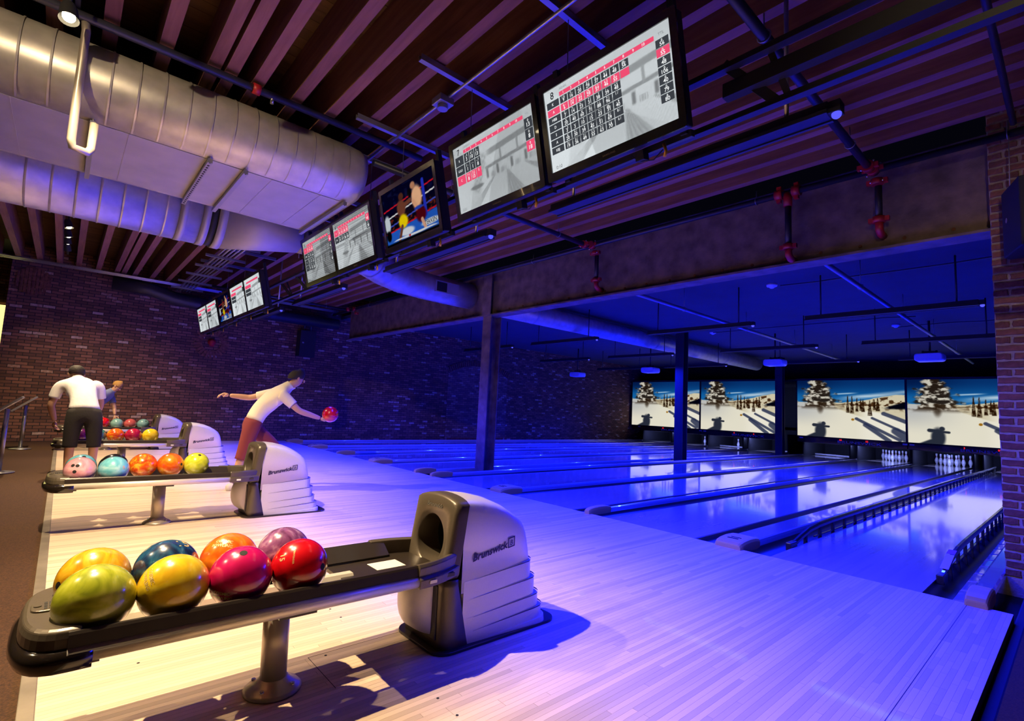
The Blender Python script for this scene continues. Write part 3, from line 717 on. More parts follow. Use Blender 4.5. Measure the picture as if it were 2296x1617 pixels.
for k,(xa,xb) in enumerate(scr):
    t=thing('masking_unit','black masking fascia with blue lettering under the '+MSK[k]+' picture screen','masking unit',((xa+xb)/2,YS+0.2,0.45),'masking units')
    part('fascia',MB().bb(xa-0.02,xb+0.02,YS+0.05,YS+0.30,0.52,0.725),M['blackgloss'],t,bev=0.01)
    lt=MB(); text(lt,'BRUNSWICK',lambda a,b:(a,YS+0.045,b),PAIR[3-k]+0.30,0.575,0.085,'c',wide=1.9)
    part('lettering',lt,M['maskblue'],t)
    area_pin=bpy.data.lights.new('pin_lamp','AREA'); area_pin.shape='RECTANGLE'; area_pin.size=2.7; area_pin.size_y=0.06; area_pin.energy=80; area_pin.color=(0.26,0.32,1.0)
    ao=bpy.data.objects.new('pin_lamp',area_pin); COL.objects.link(ao); ao.parent=t; ao.location=Vector((PAIR[3-k],17.0,0.55))-t.location; ao.rotation_euler=(math.radians(68),0,0)
    lanes=[7-2*k,6-2*k]
    for li in lanes:
        xc=sum(LANE_X[li])/2
        dg=MB(); s_=('88','3','55','66','0','8','55','33')[li]
        text(dg,s_,lambda a,b:(a,YS+0.040,b),xc+(0.62 if li%2 else -0.35),0.66,0.06,'c')
        part('lane_display',dg,M['led'],t)
        part('logo_plate',MB().bb(xc-0.75 if li%2 else xc+0.66,xc-0.62 if li%2 else xc+0.79,YS+0.040,YS+0.05,0.66,0.71),M['maskblue'],t)
for i,(x0,x1) in enumerate(LANE_X):
    t=thing('pinsetter','dark pinsetter opening at the end of the '+ORD[i]+' lane from the pier','pinsetter',((x0+x1)/2,18.6,0),'pinsetters')
    part('kickback',MB().bb(x0-GUT-0.03,x0-GUT,16.9,19.5,-0.1,0.75),M['black'],t)
    part('kickback',MB().bb(x1+GUT,x1+GUT+0.03,16.9,19.5,-0.1,0.75),M['black'],t)
    part('curtain',MB().bb(x0-GUT,x1+GUT,19.36,19.38,0.0,0.75),M['pit'],t)
    if i in (3,5,4):
        s_=MB().bb(x0-0.1,x1+0.1,17.75,17.80,0.02,0.075)
        for q in range(3): s_.bb(x0+0.05+0.35*q,x0+0.28+0.35*q,17.73,17.75,0.03,0.07)
        if i==4: s_=MB().bb(x0+0.55,x1+0.12,17.75,17.80,0.02,0.06)
        part('sweep_bar',s_,M['sweep'],t)

# ------------------------------------------------------------------ ceiling light bars with blue lamps
def area_light(name,loc,sx,sy,power,col,parent,rx=0.0,spread=150):
    l=bpy.data.lights.new(name,'AREA'); l.shape='RECTANGLE'; l.size=sx; l.size_y=sy; l.energy=power; l.color=col; l.spread=math.radians(spread)
    o=bpy.data.objects.new(name,l); COL.objects.link(o); o.parent=parent; o.location=loc; o.rotation_euler=(rx,0,0); return o
ROWN={-1.72:'over the approach behind the score monitors',4.42:'in the front row over the lanes',7.72:'in the middle row over the lanes',10.9:'in the back row over the lanes'}
for j,yy in enumerate((-1.72,4.42,7.72,10.9)):
    for k,xc in enumerate((-0.08,-3.14,-6.72,-9.70)):
        hl=1.08
        zz=2.92
        t=thing('light_bar','slim black blue-light bar '+ROWN[yy]+', '+['first','second','third','fourth'][k]+' from the pier','light fixture',(xc,yy,zz),'blue light bars')
        b=MB().bb(-hl,hl,-0.045,0.045,-0.005,0.07)
        part('housing',b,M['body'],t,world=False,bev=0.006)
        part('lip',MB().bb(-hl,hl,-0.066,-0.045,-0.012,0.012).bb(-hl,hl,0.045,0.066,-0.012,0.012),M['body'],t,world=False)
        zt=(ZD if j==0 else ZC)-zz
        for sx in (-0.85,0.85): part('stem',MB().cyl((sx,0,0.07),(sx,0,zt),0.012 if j else 0.014,8),M['pipe'] if j else M['conduit'],t,world=False)
        hd=part('lamp_head',MB().bb(hl,hl+0.06,-0.04,0.04,-0.005,0.06),M['black'],t,world=False)
        part('lens',MB().sphere((hl+0.035,-0.01,-0.012),0.026,12,8),M['lensb'],hd,world=False)
        area_light('blue_tube',(0,0.0,-0.032),2*hl-0.1,0.05,BAR_APP_W if j==0 else BAR_W,BLUE,t,(0.34,-0.34,0.0,0.1)[j],112 if j==0 else 124)

# ------------------------------------------------------------------ projectors
for k,(xc,yy,zz) in enumerate(((-0.36,9.73,2.80),(-3.73,9.86,2.82),(-7.62,9.72,2.70),(-10.99,9.94,2.64))):
    t=thing('projector','white ceiling projector glowing blue, '+['first','second','third','fourth'][k]+' from the brick pier','projector',(xc,yy,zz),'ceiling projectors')
    prf=rrect(-0.26,0.26,-0.07,0.11,0.06)
    part('body',MB().loft([[(a*0.88,-0.20,b*0.85) for a,b in prf],[(a,-0.15,b) for a,b in prf],[(a,0.15,b) for a,b in prf],[(a*0.92,0.20,b*0.9) for a,b in prf]],True),M['white'],t,world=False)
    part('lens',MB().cyl((0.10,0.19,0.02),(0.10,0.25,0.02),0.05,16),M['blackgloss'],t,world=False)
    part('bracket',MB().bb(-0.10,0.10,-0.08,0.08,0.11,0.16).bb(-0.14,-0.10,-0.02,0.02,0.09,0.18).bb(0.10,0.14,-0.02,0.02,0.09,0.18),M['pipe'],t,world=False)
    part('pole',MB().cyl((0,0,0.16),(0,0,ZC-zz),0.022,10),M['pipe'],t,world=False)

# ------------------------------------------------------------------ pipes
def pipe(name,path,r,m,label,cat='pipe',hang=None,zt=None,group=None):
    t=thing(name,label,cat,path[0],group)
    part('run',MB().tube(path,r,12),m,t)
    if hang:
        for hx,hy,hz in hang:
            part('hanger',MB().cyl((hx,hy,hz),(hx,hy,zt),0.005,6).tube([(hx+math.cos(a)*(r+0.008) if abs(path[0][1]-path[-1][1])>1 else hx,hy+(0 if abs(path[0][1]-path[-1][1])>1 else math.cos(a)*(r+0.008)),hz+math.sin(a)*(r+0.008)) for a in [2*PI*q/12 for q in range(13)]],0.005,6),M['galv'],t)
    return t
XP=[1.60,0.59,-2.99,-6.3,-9.2,-11.4]
pipe('sprinkler_main',[(XW+0.2,1.02,3.735),(2.6,1.02,3.735)],0.034,M['pipe'],'dark sprinkler main running along the top of the steel girder','pipe',[(x_,1.02,3.735) for x_ in (-10.5,-7.8,-4.3,-0.55,1.55)],ZJ)
for k,(xp,lab) in enumerate(((0.59,'blue-lit sprinkler branch pipe ending at the red couplings nearest the pier'),(-2.99,'blue-lit sprinkler branch pipe behind the lane seven monitor'),(-11.5,'bright blue sprinkler branch pipe near the brick side wall'))):
    t=pipe('sprinkler_branch',[(xp,-2.6,3.70),(xp,0.90,3.70)],0.034,M['pipe'],lab,'pipe',[(xp,-1.6,3.70),(xp,0.25,3.70)],ZJ,'sprinkler branches')
t=pipe('sprinkler_branch',[(1.60,-3.4,3.72),(1.60,0.80,3.72)],0.022,M['pipe'],'thin blue-lit pipe running to the top of the brick pier','pipe',None,None,'sprinkler branches')
def coupling(mb,p,r=0.055,l=0.07,ax=1):
    d=Vector((0,0,0)); d[ax]=l/2
    p=Vector(p); mb.cyl(p-d,p+d,r,12)
    e=Vector((0,0,0)); e[(ax+2)%3 if ax!=2 else 0]=1
    for s_ in (-1,1): mb.box(p+e*s_*(r+0.01),(0.045,0.045,0.045))
for k,(xp,zb,lab) in enumerate(((0.59,3.05,'red sprinkler couplings with short drop pipe on the girder nearest the pier'),(-2.99,3.02,'red sprinkler couplings with a drop pipe in front of the girder middle'),(-11.4,3.3,'small red sprinkler couplings on the girder near the side wall'))):
    t=thing('pipe_drop',lab,'pipe fitting',(xp,1.05,zb),'red couplings')
    for cp in (((xp,0.82,3.70),0.055,0.07,1),((xp,1.0,3.735),0.058,0.08,1),((xp+0.02,1.06,3.62),0.055,0.06,2)):
        b=MB(); coupling(b,*cp); part('coupling',b,M['redfit'],t)
    if k<2:
        part('drop',MB().cyl((xp+0.02,1.10,3.60),(xp+0.02,1.10,zb+0.2),0.032,12),M['pipe'],t)
        b2=MB(); coupling(b2,(xp+0.02,1.10,zb+0.19),0.055,0.06,2); b2.tube([(xp+0.02,1.10,zb+0.17),(xp+0.02,1.11,zb+0.09),(xp+0.02,1.16,zb+0.06),(xp+0.02,1.25,zb+0.06)],0.036,10)
        part('elbow',b2,M['redfit'],t)
    bb_=MB()
    for q in ((0.05,0.80,3.74),(-0.05,0.80,3.67),(0.06,1.0,3.79),(-0.05,1.0,3.68),(0.07,1.04,3.62),(-0.03,1.04,3.62)): bb_.sphere((xp+q[0],q[1],q[2]),0.012,8,6)
    part('bolts',bb_,M['bolt'],t,kind='stuff')
b=MB(); coupling(b,(-0.30,1.02,3.735),0.06,0.08,0); coupling(b,(-0.12,1.02,3.735),0.06,0.08,0)
b.cyl((-0.21,1.02,3.73),(-0.21,1.02,3.58),0.045,12)
t=thing('pipe_tee','red sprinkler tee clamped on the main left of the pier','pipe fitting',(-0.21,1.02,2.98),'red couplings')
part('tee',b,M['redfit'],t); part('drop',MB().cyl((-0.21,1.03,3.58),(-0.21,1.03,3.12),0.034,12),M['pipe'],t)
b=MB(); coupling(b,(-0.21,1.03,3.12),0.055,0.06,2); b.tube([(-0.21,1.03,3.10),(-0.21,1.04,3.03),(-0.21,1.10,3.0),(-0.21,1.2,3.0)],0.038,10); part('elbow',b,M['redfit'],t)
for k,(xp,y1_,lab) in enumerate(((-0.24,15.4,'blue-lit pipe under the plain ceiling near the pier'),(-3.1,13.2,'blue-lit pipe under the plain ceiling beside the round duct'))):
    pipe('ceiling_pipe',[(xp,1.5,3.25),(xp,y1_,3.25)],0.034,M['galv'],lab,'pipe',[(xp,q,3.25) for q in (3.9,6.6,9.5,12.5)],ZC,'lane ceiling pipes')
for k,(x0_,x1_,yy,lab) in enumerate(((-1.6,3.0,4.55,'black cable run across the lane ceiling toward the pier, front'),(-4.9,-0.4,8.6,'black cable run across the lane ceiling between the projectors'),(-1.0,3.0,9.9,'black cable run across the lane ceiling behind the nearest projector'))):
    solo('ceiling_cable',MB().tube([(x0_+(x1_-x0_)*q/8,yy+R.uniform(-.02,.02),3.60+R.uniform(-.015,.015)) for q in range(9)],0.012,6),M['pipe'],lab,'cable','ceiling cables')
for k,(dx,dy,lab) in enumerate(((-1.75,4.55,'round white smoke detector in the front of the lane ceiling'),(-1.0,9.9,'round white smoke detector beside the nearest projector'),(-5.1,2.2,'round white smoke detector beside the first steel column'),(-5.0,8.8,'round white smoke detector near the middle of the lane ceiling'))):
    solo('smoke_detector',MB().lathe([(0.02,-0.075),(0.035,-0.07),(0.05,-0.05),(0.085,-0.04),(0.09,-0.02),(0.09,0)],(dx,dy,ZC-0.001),16),M['white'],lab,'smoke detector','smoke detectors')
# conduits along the left wall and near the joists
for k in range(3):
    solo('conduit',MB().tube([(-12.50-0.05*k,-8.5,3.80-0.012*k),(-12.50-0.05*k,1.0,3.80-0.012*k)],0.016,8),M['conduit'],['upper','middle','lower'][k]+' steel conduit of the three running above the brick side wall','conduit','wall conduits')
for k in range(5):
    solo('conduit',MB().tube([(XW+0.3,-2.95+0.065*k,3.70),(-5.6,-2.95+0.065*k,3.70)],0.016,8),M['conduit'],['first','second','third','fourth','fifth'][k]+' conduit of the bundle above the far score monitors','conduit','bundled conduits')
for k in range(7):
    solo('conduit_strut',MB().bb(-12.2+0.95*k,-12.16+0.95*k,-3.15,-2.5,3.64,3.68),M['galv'],ORD[k]+' cross strut from the side wall under the conduit bundle','strut','conduit struts')
solo('conduit',MB().tube([(-3.3,-2.58,3.80),(-1.75,-2.60,3.80),(3.0,-2.66,3.80)],0.014,8),M['conduit'],'thin conduit along the joists above the nearest monitors','conduit')
jb=thing('junction_box','small blue-lit junction box above the lane seven monitor','junction box',(-1.66,-2.62,3.70))
part('box',MB().bb(-1.73,-1.59,-2.69,-2.55,3.74,3.80),M['galv'],jb,bev=0.006); part('lid',MB().cyl((-1.66,-2.62,3.735),(-1.66,-2.62,3.705),0.045,12),M['galv'],jb)
# struts with wire ropes that carry the monitors
for k,xp in enumerate((-0.31,-1.38,-2.50,-3.20,-4.5,-5.4,-8.3,-9.6)):
    t=thing('ceiling_strut','steel channel strut under the joists, '+ORD[k]+' from the pier','strut',(xp,-2.6,3.72),'monitor hanger struts')
    part('channel',MB().bb(xp-0.022,xp+0.022,-3.02,-2.0,3.80,3.81).bb(xp-0.022,xp-0.018,-3.02,-2.0,3.81,3.848).bb(xp+0.018,xp+0.022,-3.02,-2.0,3.81,3.848),M['galv'],t)
    part('wire_rope',MB().cyl((xp,-2.82,3.74),(xp,-2.45,3.42),0.0035,6) if False else MB().cyl((xp,-2.52,3.80),(xp,-2.50,3.16),0.0035,6),M['wire'],t)
    part('turnbuckle',MB().cyl((xp,-2.503,3.36),(xp,-2.50,3.28),0.008,8),M['bolt'],t)

# ------------------------------------------------------------------ ducts
def oval(xl,xr,zc,r,y,n=14):
    pts=[(xr+r*math.sin(PI*k/n),y,zc-r*math.cos(PI*k/n)) for k in range(n+1)]
    pts+=[(xl-r*math.sin(PI*k/n),y,zc+r*math.cos(PI*k/n)) for k in range(n+1)]
    return pts
dt=thing('flat_oval_duct','large ribbed flat oval metal duct under the timber ceiling','duct',(-3.64,-6.5,3.20))
xl,xr_,dz,dr=-4.25,-3.03,3.48,0.28
part('body',MB().loft([oval(xl,xr_,dz,dr,-9.0),oval(xl,xr_,dz,dr,-2.88),oval(xl,xr_,dz,dr*0.97,-2.80),oval(xl,xr_,dz,dr*0.88,-2.74)],True),M['duct'],dt)
part('bottom_panel',MB().bb(xl+0.02,xr_-0.02,-9.0,-2.90,dz-dr-0.006,dz-dr+0.004),M['ductf'],dt)
y=-8.9
while y<-2.9:
    part('seam',MB().loft([[(xr_+(dr+0.006)*math.sin(PI*k/14),y+q,dz-(dr+0.006)*math.cos(PI*k/14)) for k in range(15)] for q in (0,0.012)],True,False,False),M['duct'],dt)
    y+=0.165
for yy in (-5.3,-4.62,-3.55,-3.1): part('panel_joint',MB().bb(xl+0.02,xr_-0.02,yy,yy+0.006,dz-dr-0.009,dz-dr),M['ductf'],dt)
def hanger(yy,perf,lab):
    t=thing('duct_hanger',lab,'duct hanger',(-3.64,yy,3.14),'duct hangers')
    b=MB().bb(xl-0.05,xr_+0.03,yy-0.018,yy+0.018,dz-dr-0.05,dz-dr-0.012)
    part('rail',b,M['galv'],t)
    part('rod',MB().cyl((xr_+0.02,yy,dz-dr-0.05),(xr_+0.02,yy,dz-dr+0.02),0.008,8),M['bolt'],t)
    if perf:
        h=MB()
        for q in range(22): h.box((xl+0.0+0.056*q,yy+0.0185,dz-dr-0.031),(0.026,0.002,0.014))
        for q in range(22): h.box((xl+0.0+0.056*q,yy-0.0,dz-dr-0.0505),(0.026,0.016,0.002))
        part('slots',h,M['hole'],t,kind='stuff')
hanger(-4.06,True,'slotted steel channel under the flat oval duct')
hanger(-3.78,False,'plain steel rail under the flat oval duct')
hanger(-4.84,False,'steel rail under the flat oval duct beside the drop pipe')
hanger(-2.86,False,'steel rail at the end of the flat oval duct by the monitors')
pipe('drop_line',[(-2.72,-4.95,3.78),(-2.72,-4.94,3.70),(-2.74,-4.94,2.90),(-2.76,-4.93,2.86),(-2.80,-4.85,2.86),(-2.82,-4.83,2.90),(-2.84,-4.83,3.10)],0.026,M['postmet'],'bent drop pipe hanging in front of the big duct','pipe')
t=pipe('duct_pipe',[(-2.70,-9,3.79),(-2.70,-2.2,3.79)],0.032,M['pipe'],'dark pipe running along the upper edge of the big duct','pipe')
part('red_cap',MB().cyl((-2.70,-3.86,3.79),(-2.70,-3.80,3.79),0.045,12),M['redfit'],t); part('sprinkler_head',MB().cyl((-2.70,-3.70,3.82),(-2.70,-3.70,3.72),0.015,8),M['bolt'],t)
rd=thing('round_duct','ribbed round metal duct with a tapered blue-lit reducer','duct',(-5.1,-6,3.05))
XB,ZB,RB=-5.12,3.40,0.42
part('body',MB().tube([(XB,-9,ZB),(XB,-3.72,ZB)],RB,32),M['duct'],rd)
part('flexible_collar',MB().tube([(XB,-3.72,ZB),(XB,-3.64,ZB)],RB-0.012,32),M['black'],rd)
part('flange',MB().tube([(XB,-3.80,ZB),(XB,-3.72,ZB)],RB+0.008,32).tube([(XB,-3.64,ZB),(XB,-3.55,ZB)],RB+0.008,32).tube([(XB,-4.02,ZB),(XB,-3.94,ZB)],RB+0.006,32),M['ductf'],rd)
part('reducer',MB().tube([(XB,-3.55,ZB),(XB,-2.62,ZB)],[RB,0.245],32),M['ductf'],rd)
y=-8.9
while y<-4.0:
    part('seam',MB().tube([(XB,y,ZB),(XB,y+0.014,ZB)],RB+0.006,32,caps=False),M['duct'],rd); y+=0.19
pth=[(XB,-2.62,3.40),(XB-0.02,-2.2,3.40),(XB-0.15,-1.78,3.41),(XB-0.46,-1.36,3.42),(XB-0.83,-0.95,3.44),(XB-1.10,-0.45,3.44),(XB-1.22,0.1,3.44),(XB-1.25,0.6,3.44),(XB-1.25,1.24,3.44)]
prr=[0.245,0.245,0.25,0.255,0.26,0.26,0.255,0.255,0.255]; ZB=3.44
bd=thing('bent_duct','bent round duct glowing blue that meets the steel girder','duct',(-6.2,-0.5,3.2))
part('body',MB().tube(pth,prr,28),M['duct'],bd)
for q in range(1,8): 
    p0=Vector(pth[q]); dr_=(Vector(pth[q+1])-Vector(pth[q-1])).normalized()*0.012
    part('seam',MB().tube([p0-dr_,p0+dr_],prr[q]+0.007,28,caps=False),M['duct'],bd)
part('grille',MB().bb(XB-0.985,XB-0.97,0.25,0.72,ZB-0.10,ZB+0.08),M['black'],bd)
part('grille_frame',MB().bb(XB-0.99,XB-0.965,0.22,0.75,ZB-0.12,ZB-0.10).bb(XB-0.99,XB-0.965,0.22,0.75,ZB+0.08,ZB+0.10).bb(XB-0.99,XB-0.965,0.22,0.25,ZB-0.10,ZB+0.08).bb(XB-0.99,XB-0.965,0.72,0.75,ZB-0.10,ZB+0.08).bb(XB-0.985,XB-0.963,0.48,0.72,ZB-0.10,ZB+0.08),M['ductf'],bd)
fd=thing('lane_duct','long round duct glowing blue under the lane ceiling','duct',(-6.37,8,3.1))
part('body',MB().tube([(-6.37,1.32,3.38),(-6.37,15.0,3.38)],0.225,28),M['duct'],fd)
for yy in (3.0,7.9,12.2): part('seam',MB().tube([(-6.37,yy,3.38),(-6.37,yy+0.05,3.38)],0.232,28,caps=False),M['ductf'],fd)
wd=solo('wall_duct',MB().tube([(-12.72,-4.2,3.62),(-12.72,-3.5,3.60),(-12.75,-3.0,3.48),(-12.75,-2.4,3.44),(-12.75,1.12,3.44)],0.16,16),M['pipe'],'dark round duct along the top of the brick side wall','duct')

# ------------------------------------------------------------------ monitors
def monitor(xc,num,kind,label,rows=None,name=None,clock=None,red=None,zc=3.13,dim=1.0):
    Wd,Hd=1.00,0.563
    q_=0.913; xc=CAM.x+(xc-CAM.x)*q_; zc=CAM.z+(zc-CAM.z)*q_; ym=CAM.y+(-2.39-CAM.y)*q_
    t=thing('score_monitor' if kind!='tv' else 'television',label,'monitor' if kind!='tv' else 'television',(xc,ym,zc),'hanging monitors',(math.radians(13.5),0,0))
    t.scale=(q_,q_,q_)
    part('case',MB().prism(rrect(-0.54,0.54,-0.335,0.325,0.015),0.0,0.07,'y').prism(rrect(-0.47,0.47,-0.25,0.25,0.03),0.07,0.12,'y'),M['body'],t,world=False)
    fr=MB(); o_=rrect(-0.545,0.545,-0.34,0.33,0.012,3); i_=rrect(-Wd/2,Wd/2,-Hd/2,Hd/2,0.001,3)
    fr.loft([[(a,0.004,b) for a,b in o_],[(a,-0.010,b) for a,b in o_],[(a,-0.010,b) for a,b in i_],[(a,0.002,b) for a,b in i_]],False,True,False)
    bz=part('bezel',fr,M['bezel'],t,world=False)
    bt=MB(); text(bt,'SAMSUNG',lambda a,b:(a,-0.0108,b),0,-0.318,0.012,'c',wide=1.3); part('brand_lettering',bt,M['brandgrey'],bz,world=False)
    part('mount',MB().bb(-0.5,0.5,0.12,0.16,-0.36,-0.32).bb(-0.48,-0.44,0.10,0.14,-0.34,0.45).bb(0.44,0.48,0.10,0.14,-0.34,0.45),M['pipe'],t,world=False)
    key=('tv' if kind=='tv' else 'pic%.2f'%dim)
    if key not in PICS: PICS[key]=grid_mesh('picture',boxing if kind=='tv' else (lambda u,v:alley(u,v,dim)),Wd,Hd,150 if kind=='tv' else 130,84 if kind=='tv' else 74,M['pic'])
    inst('display',PICS[key],t)
    if kind=='score':
        fn=lambda l:(lambda u,v:((u-0.5)*Wd,-l,(v-0.5)*Hd))
        k=MB(); tx=MB()
        def cell(u0,u1,v0,v1,m): 
            pl=[((a-0.5)*Wd,-0.0012,(b-0.5)*Hd) for a,b in ((u0,v0),(u1,v0),(u1,v1),(u0,v1))]; k.add(pl,[(0,1,2,3)],False,m)
        hh=Hd
        def tt(s,u,v,h,m=0,al='c',wide=1.0): text(tx,s,lambda a,b:(a,-0.0022,b),(u-0.5)*Wd,(v-0.5)*Hd,h*Hd,al,m,wide)
        n=len(rows); rh=0.0925 if n>4 else 0.146; cw=0.0716; u0=0.143; big=n<=4
        cell(0.141,0.893,0.866,0.915,1)
        for q in range(10): tt(str(q+1),0.178+0.0716*q,0.876,0.030,0)
        tt('TTL',0.941,0.888,0.028,2); tt(str(num),0.075,0.876,0.085,1)
        if name: tt(name,0.145,0.938,0.026,2,'l')
        if clock: tt(clock,0.04,0.030,0.042,2,'l')
        top=0.853
        for i,(nm,cs,tot) in enumerate(rows):
            v1=top-i*rh; v0=v1-rh+0.010; m=1 if i==red else 0
            cell(0.018,0.132,v0,v1,m); tt(nm,0.075,(v0+v1)/2-0.017,0.034,0,'c',0.9)
            for q,c in enumerate(cs):
                a=u0+cw*q; cell(a,a+cw-0.006,v0,v1,m); p_,s_=c.split('|'); cc=a+cw/2-0.003
                if p_: tt(p_,cc,v1-(0.052 if big else 0.037),0.036 if big else 0.029,0,'c',0.9)
                if s_: tt(s_,cc,v0+(0.022 if big else 0.010),0.052 if big else 0.039)
            cell(0.900,0.985,v0,v1,m); tt('0',0.942,v1-(0.050 if big else 0.035),0.034 if big else 0.027); tt(tot,0.942,v0+(0.022 if big else 0.010),0.054 if big else 0.040)
        part('score_cells',k,[M['cellk'],M['cellr']],t,world=False); part('score_text',tx,[M['txtw'],M['txtk'],M['txtg']],t,world=False,kind='stuff')
    elif kind=='far':
        k=MB()
        for u0,u1,v0,v1,m in ((0.135,0.87,0.855,0.912,1),(0.03,0.40,0.70,0.80,1),(0.03,0.36,0.58,0.68,0),(0.03,0.36,0.46,0.56,0),(0.885,0.98,0.70,0.85,0)):
            k.add([((a-0.5)*Wd,-0.0012,(b-0.5)*Hd) for a,b in ((u0,v0),(u1,v0),(u1,v1),(u0,v1))],[(0,1,2,3)],False,m)
        part('score_cells',k,[M['cellk'],M['cellr']],t,world=False)
    else:
        tx=MB(); text(tx,'TEKKEN',lambda a,b:(a,-0.0015,b),0.36,-0.21,0.04,'c'); part('ring_lettering',tx,M['txtk'],t,world=False)
    part('cable_tag',MB().tube([(0.33,0.10,-0.35),(0.345,0.09,-0.40),(0.33,0.09,-0.43)],0.010,8),M['yellow'],t,world=False)
    part('lead',MB().tube([(0.10,0.10,-0.35),(0.16,0.10,-0.40),(0.25,0.10,-0.42),(0.32,0.10,-0.38)],0.004,6).bb(0.14,0.20,0.07,0.13,-0.40,-0.34),M['black'],t,world=False)
    return t
PICS={}
monitor(-0.085,8,'score','large score monitor with seven score rows, nearest the pier',S8,'AIDAN','0:10',1,3.155)
monitor(-1.21,7,'score','score monitor with three score rows, second from the pier',S7,'CATHEAD','0:55',2,3.145)
monitor(-2.54,0,'tv','television showing a boxing match between the near score monitors',zc=3.12)
monitor(-3.86,6,'score','score monitor with two score rows beside the near boxing television',S6,None,'0:27',0,3.115,0.88)
monitor(-4.94,5,'score','score monitor with four score rows left of the two-row one',S5,None,'0:31',0,3.115,0.82)
monitor(-8.06,4,'far','far score monitor, rightmost of the distant group',zc=3.07)
monitor(-9.13,3,'far','far score monitor between the distant television and its right neighbour',zc=3.07)
monitor(-10.22,0,'tv','distant television showing boxing among the far monitors',zc=3.04)
monitor(-11.38,2,'far','far score monitor just left of the distant television',zc=3.02)
monitor(-12.44,1,'far','far score monitor closest to the brick side wall',zc=3.02)
# steel truss carrying the monitors
for k,(y_,z_,lab) in enumerate(((-2.34,3.03,'upper black rail of the monitor truss'),(-2.22,2.80,'lower black rail of the monitor truss'))):
    t=thing('truss_rail',lab,'truss rail',(-4.5,y_,z_),'monitor truss rails')
    part('rail',MB().bb(XW+0.5,3.0,y_-0.016,y_+0.016,z_,z_+0.032),M['body'],t)
    part('lip',MB().bb(XW+0.5,3.0,y_-0.024,y_+0.024,z_-0.006,z_),M['body'],t)
for k,xb in enumerate((0.80,-1.55,-5.15,-5.9,-6.6)):
    t=thing('truss_brace','black angled brace of the monitor truss, '+ORD[k]+' from the pier','brace',(xb,-2.3,2.8),'truss braces')
    part('arm',MB().bar((xb-0.12,-2.34,3.07),(xb+0.10,-2.22,2.82),0.05,0.012,up=(0,1,0)),M['body'],t); part('gusset',MB().bar((xb+0.10,-2.32,3.07),(xb+0.16,-2.22,2.82),0.03,0.012,up=(0,1,0)),M['body'],t)
solo('cable_tray',MB().bb(0.66,3.0,-2.31,-2.25,2.90,2.98),M['black'],'black cable tray behind the monitors at upper right','cable tray')

